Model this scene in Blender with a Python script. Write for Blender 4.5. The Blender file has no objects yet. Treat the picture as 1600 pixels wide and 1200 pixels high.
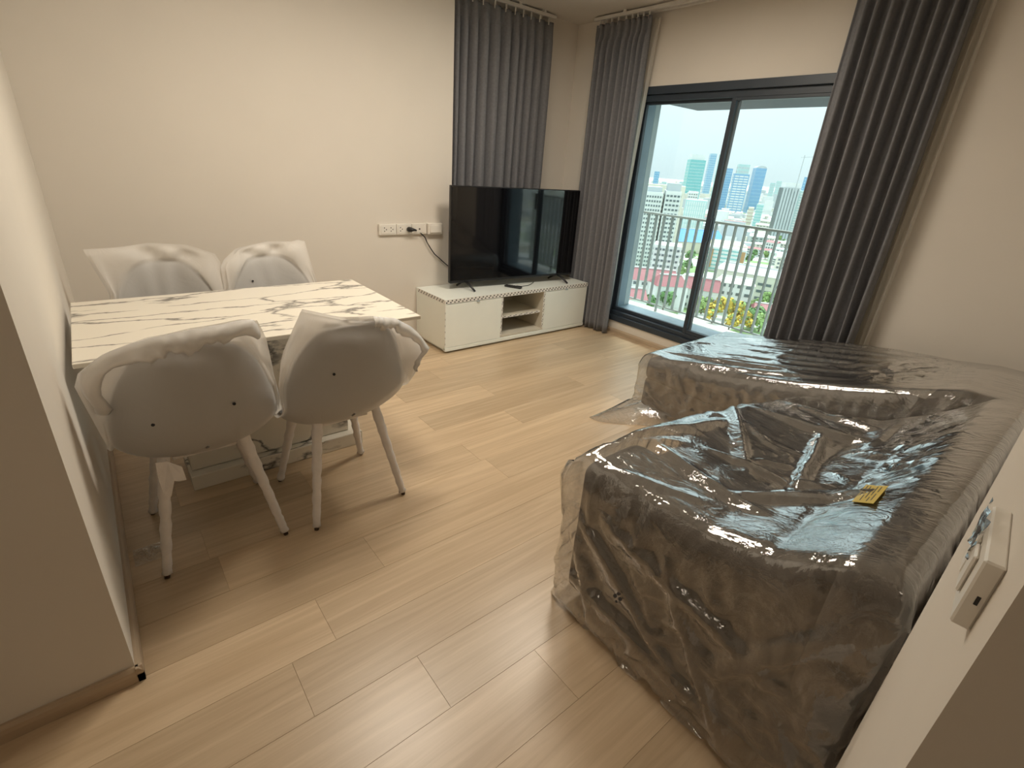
import bpy, bmesh, math, random
import numpy as np
from mathutils import Vector, Matrix
random.seed(7)
R = math.radians
S = bpy.context.scene
COL = S.collection

# ------------------------------------------------------------------ camera
CAM_M = np.array([[0.623622, 0.355329, -0.696302],
                  [0.778842, -0.205978, 0.592434],
                  [0.067086, -0.911764, -0.405198]])
FPX = 777.03
EYE = np.array([0, 0, 1.4])
cd = bpy.data.cameras.new('camera')
cam = bpy.data.objects.new('camera', cd); COL.objects.link(cam)
cd.sensor_fit = 'HORIZONTAL'; cd.sensor_width = 36; cd.lens = FPX / 1600 * 36
cd.clip_start = .02; cd.clip_end = 8000
mw = Matrix.Identity(4)
for r in range(3):
    mw[r][0] = CAM_M[r, 0]; mw[r][1] = -CAM_M[r, 1]; mw[r][2] = -CAM_M[r, 2]; mw[r][3] = EYE[r]
cam.matrix_world = mw
S.camera = cam

# ------------------------------------------------------------------ world, sun, exposure
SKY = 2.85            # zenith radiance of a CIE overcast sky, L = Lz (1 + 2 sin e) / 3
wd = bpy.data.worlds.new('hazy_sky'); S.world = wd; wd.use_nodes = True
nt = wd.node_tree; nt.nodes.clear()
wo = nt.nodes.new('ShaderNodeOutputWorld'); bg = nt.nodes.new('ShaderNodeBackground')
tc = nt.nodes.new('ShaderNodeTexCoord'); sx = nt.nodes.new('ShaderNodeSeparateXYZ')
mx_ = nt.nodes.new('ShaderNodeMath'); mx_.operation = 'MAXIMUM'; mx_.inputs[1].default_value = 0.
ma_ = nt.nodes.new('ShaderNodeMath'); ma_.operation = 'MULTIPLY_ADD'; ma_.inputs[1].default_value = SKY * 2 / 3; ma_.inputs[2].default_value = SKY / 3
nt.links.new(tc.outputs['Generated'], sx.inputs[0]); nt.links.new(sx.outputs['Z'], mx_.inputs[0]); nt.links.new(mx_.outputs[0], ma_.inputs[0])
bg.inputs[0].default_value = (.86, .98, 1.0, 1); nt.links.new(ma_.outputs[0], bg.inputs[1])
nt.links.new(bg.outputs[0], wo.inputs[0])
sl = bpy.data.lights.new('hazy_sun', 'SUN'); sl.energy = 4.0; sl.angle = R(12); sl.color = (1, .96, .9)
so = bpy.data.objects.new('hazy_sun', sl); COL.objects.link(so); so.rotation_euler = Vector((-.25, .40, .88)).to_track_quat('Z', 'Y').to_euler()
so['kind'] = 'helper'
LAMP = 35.0
vs = S.view_settings
vs.view_transform = 'Standard'; vs.look = 'None'; vs.gamma = 1; vs.use_curve_mapping = False; vs.exposure = 0.2
S.cycles.transparent_max_bounces = 14
S.cycles.max_bounces = 7
S.cycles.sample_clamp_indirect = 6

# ------------------------------------------------------------------ helpers: materials
def nmat(name):
    m = bpy.data.materials.new(name); m.use_nodes = True
    n = m.node_tree.nodes; b = n['Principled BSDF']
    return m, n, m.node_tree.links, b
def plain(name, col, rough=.5, metal=0., spec=.5, noise=0., nscale=20., bump=0., bscale=200., trans=0.):
    m, n, l, b = nmat(name)
    b.inputs['Base Color'].default_value = (*col, 1); b.inputs['Roughness'].default_value = rough
    b.inputs['Metallic'].default_value = metal; b.inputs['Specular IOR Level'].default_value = spec
    if noise or bump:
        t = n.new('ShaderNodeTexCoord')
    if noise:
        x = n.new('ShaderNodeTexNoise'); x.inputs['Scale'].default_value = nscale; x.inputs['Detail'].default_value = 4
        l.new(t.outputs['Object'], x.inputs['Vector'])
        c = n.new('ShaderNodeValToRGB')
        c.color_ramp.elements[0].position = .3; c.color_ramp.elements[1].position = .7
        c.color_ramp.elements[0].color = (*[v * (1 - noise) for v in col], 1)
        c.color_ramp.elements[1].color = (*[min(1, v * (1 + noise)) for v in col], 1)
        l.new(x.outputs['Fac'], c.inputs[0]); l.new(c.outputs[0], b.inputs['Base Color'])
    if bump:
        x = n.new('ShaderNodeTexNoise'); x.inputs['Scale'].default_value = bscale; x.inputs['Detail'].default_value = 3
        l.new(t.outputs['Object'], x.inputs['Vector'])
        p = n.new('ShaderNodeBump'); p.inputs['Strength'].default_value = bump; p.inputs['Distance'].default_value = .002
        l.new(x.outputs['Fac'], p.inputs['Height']); l.new(p.outputs[0], b.inputs['Normal'])
    return m
def wood(name, c0, c1, rough=.38, axis='Y', rnd=.12):
    m, n, l, b = nmat(name)
    t = n.new('ShaderNodeTexCoord'); oi = n.new('ShaderNodeObjectInfo')
    mp = n.new('ShaderNodeMapping')
    mp.inputs['Scale'].default_value = (22, 1.1, 22) if axis == 'Y' else (1.1, 22, 22)
    add = n.new('ShaderNodeVectorMath'); add.operation = 'ADD'
    ml = n.new('ShaderNodeMath'); ml.operation = 'MULTIPLY'; ml.inputs[1].default_value = 37.
    l.new(oi.outputs['Random'], ml.inputs[0])
    cmb = n.new('ShaderNodeCombineXYZ')
    for k in range(3): l.new(ml.outputs[0], cmb.inputs[k])
    l.new(t.outputs['Object'], mp.inputs['Vector']); l.new(mp.outputs[0], add.inputs[0]); l.new(cmb.outputs[0], add.inputs[1])
    x = n.new('ShaderNodeTexNoise'); x.inputs['Scale'].default_value = 1.; x.inputs['Detail'].default_value = 7
    x.inputs['Roughness'].default_value = .62; x.inputs['Distortion'].default_value = 1.2
    l.new(add.outputs[0], x.inputs['Vector'])
    c = n.new('ShaderNodeValToRGB'); c.color_ramp.elements[0].position = .32; c.color_ramp.elements[1].position = .68
    c.color_ramp.elements[0].color = (*c0, 1); c.color_ramp.elements[1].color = (*c1, 1)
    l.new(x.outputs['Fac'], c.inputs[0])
    hv = n.new('ShaderNodeHueSaturation')
    mr = n.new('ShaderNodeMapRange'); mr.inputs[3].default_value = 1 - rnd; mr.inputs[4].default_value = 1 + rnd * .7
    l.new(oi.outputs['Random'], mr.inputs[0]); l.new(mr.outputs[0], hv.inputs['Value']); l.new(c.outputs[0], hv.inputs['Color'])
    l.new(hv.outputs[0], b.inputs['Base Color'])
    b.inputs['Roughness'].default_value = rough; b.inputs['Specular IOR Level'].default_value = .8
    p = n.new('ShaderNodeBump'); p.inputs['Strength'].default_value = .10; p.inputs['Distance'].default_value = .002
    l.new(x.outputs['Fac'], p.inputs['Height']); l.new(p.outputs[0], b.inputs['Normal'])
    return m
def marble(name):
    m, n, l, b = nmat(name)
    t = n.new('ShaderNodeTexCoord')
    mp = n.new('ShaderNodeMapping'); mp.inputs['Rotation'].default_value = (.3, .2, R(22)); mp.inputs['Scale'].default_value = (3.2, .9, 1.8)
    l.new(t.outputs['Object'], mp.inputs['Vector'])
    nz = n.new('ShaderNodeTexNoise'); nz.inputs['Scale'].default_value = 2.2; nz.inputs['Detail'].default_value = 6; nz.inputs['Roughness'].default_value = .6
    l.new(mp.outputs[0], nz.inputs['Vector'])
    mx = n.new('ShaderNodeVectorMath'); mx.operation = 'MULTIPLY_ADD'; mx.inputs[1].default_value = (.55, .55, .55)
    l.new(nz.outputs['Color'], mx.inputs[0]); l.new(mp.outputs[0], mx.inputs[2])
    v = n.new('ShaderNodeTexVoronoi'); v.feature = 'DISTANCE_TO_EDGE'; v.inputs['Scale'].default_value = 2.0
    l.new(mx.outputs[0], v.inputs['Vector'])
    c = n.new('ShaderNodeValToRGB'); c.color_ramp.elements[0].position = 0.0; c.color_ramp.elements[1].position = .045
    c.color_ramp.elements[0].color = (0, 0, 0, 1); c.color_ramp.elements[1].color = (1, 1, 1, 1)
    l.new(v.outputs['Distance'], c.inputs[0])
    n2 = n.new('ShaderNodeTexNoise'); n2.inputs['Scale'].default_value = 3.1; n2.inputs['Detail'].default_value = 4
    l.new(mp.outputs[0], n2.inputs['Vector'])
    c2 = n.new('ShaderNodeValToRGB'); c2.color_ramp.elements[0].position = .52; c2.color_ramp.elements[1].position = .60
    l.new(n2.outputs['Fac'], c2.inputs[0])
    mm = n.new('ShaderNodeMath'); mm.operation = 'MAXIMUM'
    l.new(c.outputs[0], mm.inputs[0]); l.new(c2.outputs[0], mm.inputs[1])
    mi = n.new('ShaderNodeMix'); mi.data_type = 'RGBA'
    mi.inputs['A'].default_value = (.16, .15, .14, 1); mi.inputs['B'].default_value = (.80, .75, .65, 1)
    l.new(mm.outputs[0], mi.inputs['Factor']); l.new(mi.outputs['Result'], b.inputs['Base Color'])
    b.inputs['Roughness'].default_value = .22
    return m
def sheet(name, col, transp, gloss_rough, gloss=.0, translucent=.5, bump=0., bscale=30., fres=True, tint=(1, 1, 1), stretch=None, haze=0.):
    """thin film: transparent + diffuse/translucent body + fresnel gloss"""
    m = bpy.data.materials.new(name); m.use_nodes = True
    n = m.node_tree.nodes; l = m.node_tree.links; n.clear()
    out = n.new('ShaderNodeOutputMaterial')
    df = n.new('ShaderNodeBsdfDiffuse'); df.inputs[0].default_value = (*col, 1)
    tl = n.new('ShaderNodeBsdfTranslucent'); tl.inputs[0].default_value = (*col, 1)
    body = n.new('ShaderNodeMixShader'); body.inputs[0].default_value = translucent
    l.new(df.outputs[0], body.inputs[1]); l.new(tl.outputs[0], body.inputs[2])
    tr = n.new('ShaderNodeBsdfTransparent'); tr.inputs[0].default_value = (*tint, 1)
    a = n.new('ShaderNodeMixShader'); a.inputs[0].default_value = 1 - transp
    l.new(tr.outputs[0], a.inputs[1]); l.new(body.outputs[0], a.inputs[2])
    gl = n.new('ShaderNodeBsdfGlossy'); gl.inputs['Roughness'].default_value = gloss_rough
    f = n.new('ShaderNodeFresnel')
    ge = n.new('ShaderNodeNewGeometry'); io = n.new('ShaderNodeMath'); io.operation = 'MULTIPLY_ADD'     # same film seen from either side
    io.inputs[1].default_value = 1 / 1.5 - 1.5; io.inputs[2].default_value = 1.5
    l.new(ge.outputs['Backfacing'], io.inputs[0]); l.new(io.outputs[0], f.inputs['IOR'])
    mu = n.new('ShaderNodeMath'); mu.operation = 'MULTIPLY_ADD'; mu.use_clamp = True
    mu.inputs[1].default_value = 3.2 if gloss else 1.0; mu.inputs[2].default_value = gloss
    l.new(f.outputs[0], mu.inputs[0])
    g = n.new('ShaderNodeMixShader'); l.new(mu.outputs[0], g.inputs[0])
    l.new(a.outputs[0], g.inputs[1]); l.new(gl.outputs[0], g.inputs[2])
    if bump:
        t = n.new('ShaderNodeTexCoord'); mp = n.new('ShaderNodeMapping')
        if stretch: mp.inputs['Scale'].default_value = stretch; mp.inputs['Rotation'].default_value = (.2, .3, .5)
        l.new(t.outputs['Object'], mp.inputs[0])
        x = n.new('ShaderNodeTexNoise'); x.inputs['Scale'].default_value = bscale; x.inputs['Detail'].default_value = 5
        x.inputs['Distortion'].default_value = 1.5
        l.new(mp.outputs[0], x.inputs['Vector'])
        # ridged: |n - .5|
        s1 = n.new('ShaderNodeMath'); s1.operation = 'SUBTRACT'; s1.inputs[1].default_value = .5
        s2 = n.new('ShaderNodeMath'); s2.operation = 'ABSOLUTE'
        l.new(x.outputs['Fac'], s1.inputs[0]); l.new(s1.outputs[0], s2.inputs[0])
        p = n.new('ShaderNodeBump'); p.inputs['Strength'].default_value = bump; p.inputs['Distance'].default_value = .01
        l.new(s2.outputs[0], p.inputs['Height'])
        for sh in (df, gl, tl, f): l.new(p.outputs[0], sh.inputs['Normal'])
        if haze:      # milky stress lines where the film has been creased
            x2 = n.new('ShaderNodeTexNoise'); x2.inputs['Scale'].default_value = bscale * .75; x2.inputs['Detail'].default_value = 7; x2.inputs['Roughness'].default_value = .68
            x2.inputs['Distortion'].default_value = 2.2
            mp2 = n.new('ShaderNodeMapping'); mp2.inputs['Scale'].default_value = (1.6, 1.0, .7); mp2.inputs['Rotation'].default_value = (.5, .2, .9)
            l.new(t.outputs['Object'], mp2.inputs[0]); l.new(mp2.outputs[0], x2.inputs['Vector'])
            q1 = n.new('ShaderNodeMath'); q1.operation = 'SUBTRACT'; q1.inputs[1].default_value = .5
            q2 = n.new('ShaderNodeMath'); q2.operation = 'ABSOLUTE'
            l.new(x2.outputs['Fac'], q1.inputs[0]); l.new(q1.outputs[0], q2.inputs[0])
            mr = n.new('ShaderNodeMapRange'); mr.inputs[1].default_value = 0.; mr.inputs[2].default_value = .05
            mr.inputs[3].default_value = 1 - transp + haze; mr.inputs[4].default_value = 1 - transp; l.new(q2.outputs[0], mr.inputs[0]); l.new(mr.outputs[0], a.inputs[0])
    l.new(g.outputs[0], out.inputs[0])
    return m
def emit(name, col, strength):
    m = bpy.data.materials.new(name); m.use_nodes = True
    n = m.node_tree.nodes; l = m.node_tree.links; n.clear()
    o = n.new('ShaderNodeOutputMaterial'); e = n.new('ShaderNodeEmission')
    e.inputs[0].default_value = (*col, 1); e.inputs[1].default_value = strength
    l.new(e.outputs[0], o.inputs[0]); return m

MT = dict(
    wall=plain('warm_white_paint', (.74, .685, .61), .85, noise=.015, nscale=3, bump=.05, bscale=350),
    ceil=plain('ceiling_paint', (.72, .67, .60), .9, noise=.01, nscale=3),
    plank=wood('oak_plank', (.50, .36, .22), (.66, .505, .335), .34),
    sub=plain('floor_joint', (.44, .31, .19), .8, noise=.1),
    base=wood('oak_moulding', (.44, .33, .22), (.58, .45, .32), .45),
    basex=wood('oak_moulding_across', (.44, .33, .22), (.58, .45, .32), .45, axis='X'),
    marble=marble('veined_marble'),
    white=plain('white_laminate', (.90, .93, .87), .35, noise=.02, nscale=4),
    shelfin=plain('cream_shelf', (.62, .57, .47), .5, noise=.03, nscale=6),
    tape=plain('white_edge_tape', (.84, .82, .77), .5, noise=.02),
    mark=plain('dark_print', (.06, .055, .05), .6, noise=.1),
    black=plain('black_plastic', (.012, .012, .013), .35, noise=.1),
    screen=plain('glossy_screen', (.004, .004, .005), .05, spec=1.0, noise=.05),
    alu=plain('charcoal_aluminium', (.030, .042, .058), .42, noise=.06, nscale=8),
    alus=plain('slate_aluminium', (.20, .27, .33), .4, noise=.08, nscale=8),
    alue=plain('pale_aluminium', (.42, .48, .50), .45, noise=.04),
    bar=plain('olive_grey_steel', (.27, .29, .27), .5, noise=.06),
    conc=plain('balcony_concrete', (.62, .63, .61), .8, noise=.06, nscale=5, bump=.2, bscale=40),
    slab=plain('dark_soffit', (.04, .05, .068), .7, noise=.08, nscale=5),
    curtain=plain('grey_curtain_cloth', (.20, .20, .212), .95, spec=.15, noise=.08, nscale=60, bump=.3, bscale=500),
    sheer=sheet('sheer_voile', (.82, .79, .72), .30, .6, 0, .5),
    track=plain('white_track', (.7, .67, .62), .5, noise=.02),
    plate=plain('white_switch_plastic', (.80, .76, .69), .4, noise=.02),
    hole=plain('dark_socket_hole', (.03, .03, .03), .8, noise=.1),
    shell=plain('grey_seat_shell', (.20, .20, .205), .8, noise=.06, nscale=30),
    foam=sheet('white_foam_sheet', (.86, .83, .79), .22, .55, 0, .45, bump=.25, bscale=9.),
    foamleg=plain('white_foam_wrap', (.80, .75, .71), .8, noise=.04, nscale=30, bump=.6, bscale=60),
    foot=plain('dark_wood_foot', (.05, .025, .015), .5, noise=.2),
    sofa=plain('dark_taupe_fabric', (.080, .070, .062), .9, spec=.2, noise=.12, nscale=40, bump=.5, bscale=260),
    film=sheet('clear_plastic_film', (.74, .70, .64), .86, .035, .06, .35, bump=.5, bscale=9., stretch=(1, 1.8, 1.3), haze=.16),
    glass=sheet('window_glass', (.8, .85, .85), .985, .01, 0, .3, tint=(.90, .965, .965)),
    yellow=plain('yellow_label', (.62, .45, .07), .4, noise=.03),
    remote=plain('remote_black', (.015, .015, .016), .4, noise=.1),
)

# ------------------------------------------------------------------ helpers: meshes
def bm_box(bm, lo, hi, bev=0., seg=2):
    g = bmesh.ops.create_cube(bm, size=1)
    vv = g['verts']
    c = [(a + b) / 2 for a, b in zip(lo, hi)]; d = [abs(b - a) for a, b in zip(lo, hi)]
    for v in vv: v.co = Vector((c[0] + v.co.x * d[0], c[1] + v.co.y * d[1], c[2] + v.co.z * d[2]))
    if bev:
        ee = list({e for v in vv for e in v.link_edges})
        bmesh.ops.bevel(bm, geom=ee, offset=bev, segments=seg, profile=.5, affect='EDGES')
def bm_tube(bm, pts, rad, n=10, cap=True):
    pts = [Vector(p) for p in pts]
    if not hasattr(rad, '__len__'): rad = [rad] * len(pts)
    rings = []
    up = Vector((.137, .291, .946))
    for i, p in enumerate(pts):
        d = (pts[min(i + 1, len(pts) - 1)] - pts[max(i - 1, 0)]).normalized()
        a = d.cross(up)
        if a.length < 1e-3: a = d.cross(Vector((1, 0, 0)))
        a.normalize(); b = d.cross(a)
        rings.append([bm.verts.new(p + (a * math.cos(2 * math.pi * k / n) + b * math.sin(2 * math.pi * k / n)) * rad[i]) for k in range(n)])
    for r0, r1 in zip(rings, rings[1:]):
        for k in range(n): bm.faces.new((r0[k], r0[(k + 1) % n], r1[(k + 1) % n], r1[k]))
    if cap:
        bm.faces.new(rings[0][::-1]); bm.faces.new(rings[-1])
def bm_prism(bm, poly, z0, z1):
    a = [bm.verts.new((x, y, z0)) for x, y in poly]; b = [bm.verts.new((x, y, z1)) for x, y in poly]
    bm.faces.new(a[::-1]); bm.faces.new(b)
    for i in range(len(poly)):
        j = (i + 1) % len(poly); bm.faces.new((a[i], a[j], b[j], b[i]))
def obj(name, bm, mat, parent=None, smooth=False, loc=None):
    me = bpy.data.meshes.new(name)
    if isinstance(bm, tuple): me.from_pydata(*bm)
    else:
        bmesh.ops.recalc_face_normals(bm, faces=bm.faces[:]); bm.to_mesh(me); bm.free()
    if mat is not None: me.materials.append(MT[mat] if isinstance(mat, str) else mat)
    if smooth:
        for p in me.polygons: p.use_smooth = True
    o = bpy.data.objects.new(name, me); COL.objects.link(o)
    if parent: o.parent = parent
    if loc is not None: o.location = loc
    return o
def bx(name, lo, hi, mat, parent=None, bev=0., seg=2, smooth=False):
    bm = bmesh.new(); bm_box(bm, lo, hi, bev, seg); return obj(name, bm, mat, parent, smooth)
def tag(o, label, cat, group=None, kind=None):
    o['label'] = label; o['category'] = cat
    if group: o['group'] = group
    if kind: o['kind'] = kind
    return o
def thing(name, label, cat, loc=(0, 0, 0), rz=0., group=None):
    o = bpy.data.objects.new(name, None); COL.objects.link(o); o.empty_display_size = .05
    o.location = loc; o.rotation_euler = (0, 0, rz)
    return tag(o, label, cat, group)
def struct(o, label=None):
    o['kind'] = 'structure'
    if label: o['label'] = label
    return o
def copy_tree(o, parent=None):
    c = o.copy(); COL.objects.link(c); c.parent = parent
    for ch in list(o.children): copy_tree(ch, c)
    return c
def ray(px, py):
    return CAM_M @ np.array([(px - 800) / FPX, (py - 600) / FPX, 1.])
def at_y(px, py, y):
    d = ray(px, py); return EYE + d * (y / d[1])
def at_z(px, py, z):
    d = ray(px, py); return EYE + d * ((z - 1.4) / d[2])

# ================================================================== THE ROOM
CZ = 2.53
XL, XR, YW = -3.574, -3.75, 3.65      # tv wall face, recess wall face, window wall face
# floor and planks
fl = struct(bx('floor', (-3.95, -2.6, -.12), (1.5, 3.9, -.0016), 'sub'), 'light oak laminate floor laid lengthwise towards the window')
PW, PL = .1957, 1.22
known = {-7: None}
row0 = -1.34
joint = {}
joint[-1] = .586       # row [-1.536,-1.34]
joint[0] = .33
joint[1] = .196        # [-1.144,-.949]
joint[2] = .505
joint[3] = .814
for r in range(-13, 14):
    x0 = row0 + r * PW; x1 = x0 + PW
    if x0 < -3.9 or x1 > 1.4: continue
    j = joint.get(r, random.uniform(0, PL))
    y = j - PL * 4
    while y < 3.66:
        a, b = max(y, -2.0), min(y + PL, 3.68)
        y += PL
        if b - a < .03: continue
        if b < -.9: continue
        bm = bmesh.new()
        bm_box(bm, (-(PW - .0006) / 2, -(b - a) / 2 + .0003, -.0015), ((PW - .0006) / 2, (b - a) / 2 - .0003, 0), .0004, 1)
        obj('plank', bm, 'plank', fl, loc=((x0 + x1) / 2, (a + b) / 2, 0))
bx('rear_planks', (-1.4, -2.6, -.0015), (1.4, -2.01, -.0002), 'plank', fl)
struct(bx('ceiling', (-4.0, -2.6, CZ), (1.5, 3.9, CZ + .15), 'ceil'), 'plain off-white ceiling')
# walls
struct(bx('wall_left', (-3.95, -.16, 0), (XL, 2.27, CZ), 'wall'), 'plain warm white wall behind the dining table')
def wall_hole(name, axis, face, back, a0, a1, h0, h1, z0, z1, label):
    """wall slab with one rectangular opening; axis 'x' runs along x at y=face..back"""
    bm = bmesh.new()
    def put(s0, s1, zz0, zz1):
        if axis == 'x': bm_box(bm, (s0, face, zz0), (s1, back, zz1))
        else: bm_box(bm, (min(face, back), s0, zz0), (max(face, back), s1, zz1))
    put(a0, h0, 0, CZ); put(h1, a1, 0, CZ); put(h0, h1, 0, z0); put(h0, h1, z1, CZ)
    return struct(obj(name, bm, 'wall'), label)
WX0, WX1, WZ0, WZ1 = -3.02, -1.34, .113, 2.02
wall_hole('wall_back', 'x', YW, 3.90, -3.75, .25, WX0, WX1, WZ0, WZ1, 'white wall around the sliding balcony window')
wall_hole('wall_recess', 'y', XR, XR - .2, 2.27, 3.9, 2.45, 3.15, .8, 2.15, 'white recessed wall in the far left corner')
# the stub by the camera, left
struct(bx('wall_near_left', (-3.95, -2.6, 0), (-1.345, -.16, CZ), 'wall'), 'shaded wall block at the left edge of the view')
# right: sofa wall and the wall end next to the camera
bm = bmesh.new(); bm_prism(bm, [(.034, .50), (1.5, .50), (1.5, 3.9), (.06, 3.9), (.06, 1.0), (-.0165, .975)], 0, CZ)
struct(obj('wall_right', bm, 'wall'), 'pale wall end beside the wrapped sofa')
struct(bx('wall_near_right', (1.3, -2.6, 0), (1.5, .50, CZ), 'wall'))
struct(bx('wall_near', (-1.345, -2.75, 0), (1.5, -2.6, CZ), 'wall'))
# baseboards (chamfered moulding)
def moulding(name, p0, p1, nrm, h=.05, d=.016, mat='base'):
    bm = bmesh.new()
    p0 = Vector((*p0, 0)); p1 = Vector((*p1, 0)); nv = Vector((*nrm, 0))
    prof = [(0, 0), (d, 0), (d, h * .55), (d * .85, h * .8), (d * .45, h), (0, h)]
    a = [bm.verts.new(p0 + nv * q + Vector((0, 0, z + .0004))) for q, z in prof]
    b = [bm.verts.new(p1 + nv * q + Vector((0, 0, z + .0004))) for q, z in prof]
    bm.faces.new(a); bm.faces.new(b[::-1])
    for i in range(len(prof)):
        j = (i + 1) % len(prof); bm.faces.new((a[i], b[i], b[j], a[j]))
    return struct(obj(name, bm, mat))
moulding('baseboard_near_left', (-1.345, -2.6), (-1.345, -.144), (1, 0))
moulding('baseboard_return', (-1.329, -.16), (XL, -.16), (0, 1), mat='basex')
moulding('baseboard_left', (XL, -.144), (XL, 2.27), (1, 0))
moulding('baseboard_recess', (XR, 2.27), (XR, YW), (1, 0))
moulding('baseboard_back', (XR, YW), (.06, YW), (0, -1), mat='basex', h=.04)
moulding('baseboard_right', (.06, 1.0), (.06, YW), (-1, 0))

# ------------------------------------------------------------------ balcony window (sliding, two panels)
w = thing('window_1', 'charcoal framed sliding window onto the balcony', 'window', (0, YW, 0)); w['kind'] = 'structure'
def wb(name, x0, x1, y0, y1, z0, z1, mat, par=w, bev=.003):
    return bx(name, (x0, y0, z0), (x1, y1, z1), mat, par, bev)
f0, f1 = -.012, .085
wb('frame_head', WX0, WX1, f0, f1, 1.965, 2.02, 'alu'); wb('head_track', WX0, WX1, .015, f1, 1.92, 1.965, 'alu')
wb('frame_sill', WX0, WX1, f0, f1, .113, .165, 'alu'); wb('sill_track', WX0, WX1, .012, f1, .165, .20, 'alu')
wb('frame_jamb', WX0, -2.955, f0, f1, .165, 1.965, 'alu'); wb('frame_jamb', -1.40, WX1, f0, f1, .165, 1.965, 'alu')
def sash(x0, x1, y, st=.034):
    s = wb('sash_rail', x0, x1, y, y + .028, .20, .232, 'alu'); s2 = wb('sash_rail', x0, x1, y, y + .028, 1.90, 1.93, 'alu')
    for a in (x0, x1 - st): wb('sash_stile', a, a + st, y - .002, y + .030, .20, 1.93, 'alu')
    wb('glass_pane', x0 + st * .5, x1 - st * .5, y + .011, y + .017, .225, 1.905, 'glass', bev=0)
sash(-2.958, -2.125, .050); sash(-2.168, -1.395, .018)
wb('handle', -2.128, -2.116, .000, .018, .95, 1.12, 'alu')
# outer reveal lining
wb('outer_sill', WX0, WX1, .085, .27, .14, .222, 'alus'); wb('outer_head', WX0, WX1, .085, .25, 1.935, 2.02, 'alus')
wb('outer_jamb', WX0, -2.945, .085, .20, .222, 1.935, 'alus'); wb('outer_jamb', -1.41, WX1, .085, .25, .222, 1.935, 'alus')
wb('outer_trim', WX0, -2.945, .20, .27, .222, 1.935, 'alue')
# hidden recess window behind the long curtains
w2 = thing('window_2', 'tall window hidden behind the drawn curtains in the corner', 'window', (XR, 2.8, 0)); w2['kind'] = 'structure'
for n_, lo, hi in (('frame_jamb', (-.12, -.35, .8), (-.02, -.31, 2.15)), ('frame_jamb', (-.12, .31, .8), (-.02, .35, 2.15)),
                   ('frame_sill', (-.12, -.31, .8), (-.02, .31, .84)), ('frame_head', (-.12, -.31, 2.11), (-.02, .31, 2.15))):
    bx(n_, lo, hi, 'alu', w2, .003)
bx('glass_pane', (-.075, -.31, .84), (-.069, .31, 2.11), 'glass', w2)

# ------------------------------------------------------------------ ceiling lamps
for i, (x, y) in enumerate(((-2.1, 1.0), (-2.05, 2.2), (-.35, -1.35))):
    t = thing('ceiling_light', ('round warm ceiling lamp above the dining table', 'round warm ceiling lamp above the open floor by the television', 'dimmer round ceiling lamp in the entrance behind the viewer')[i], 'lamp', (x, y, CZ), group='ceiling lamps')
    bm = bmesh.new()
    prof = [(.0, 0), (.285, 0), (.285, -.04), (.27, -.055), (.252, -.055), (.252, -.042)]
    n = 40
    rings = [[bm.verts.new((max(r, .001) * math.cos(2 * math.pi * k / n), max(r, .001) * math.sin(2 * math.pi * k / n), z)) for k in range(n)] for r, z in prof]
    for a, b in zip(rings, rings[1:]):
        for k in range(n): bm.faces.new((a[k], a[(k + 1) % n], b[(k + 1) % n], b[k]))
    obj('trim_ring', bm, 'plate', t, True)
    bm = bmesh.new(); bmesh.ops.create_circle(bm, cap_ends=True, radius=.251, segments=48)
    for v in bm.verts: v.co.z = -.047
    o = obj('diffuser', bm, None, t)
    if i == 0: MT['lamp'] = emit('warm_diffuser', (1, .90, .76), LAMP)
    if i == 2: MT['lamp'] = emit('dim_diffuser', (1, .86, .68), LAMP * .16)
    o.data.materials.append(MT['lamp'])

# ------------------------------------------------------------------ balcony
bx_ = bx('balcony_floor', (-3.9, 3.90, -.2), (-.3, 4.72, .03), 'conc'); struct(bx_, 'pale balcony floor slab')
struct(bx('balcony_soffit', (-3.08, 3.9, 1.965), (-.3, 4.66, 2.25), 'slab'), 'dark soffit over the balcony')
rl = thing('railing', 'grey steel balcony railing of flat upright bars', 'railing', (0, 4.6, 0))
bx('top_rail', (-3.8, -.03, 1.01), (-.5, .03, 1.03), 'bar', rl, .003)
bx('bottom_rail', (-3.8, -.012, .09), (-.5, .012, .105), 'bar', rl, .003)
bmm = bmesh.new(); bm_box(bmm, (-.005, -.021, .105), (.005, .021, 1.01), .002, 1)
b0 = obj('baluster', bmm, 'bar', rl, loc=(-3.7, 0, 0)); b0.rotation_euler.z = R(0)
for i in range(1, 33):
    c = b0.copy(); COL.objects.link(c); c.location.x = -3.675 + .0976 * i if i else 0
for xx in (-3.09, -2.11, -1.13): bx('foot_post', (xx - .008, -.012, .03), (xx + .008, .012, .09), 'bar', rl)

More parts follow.
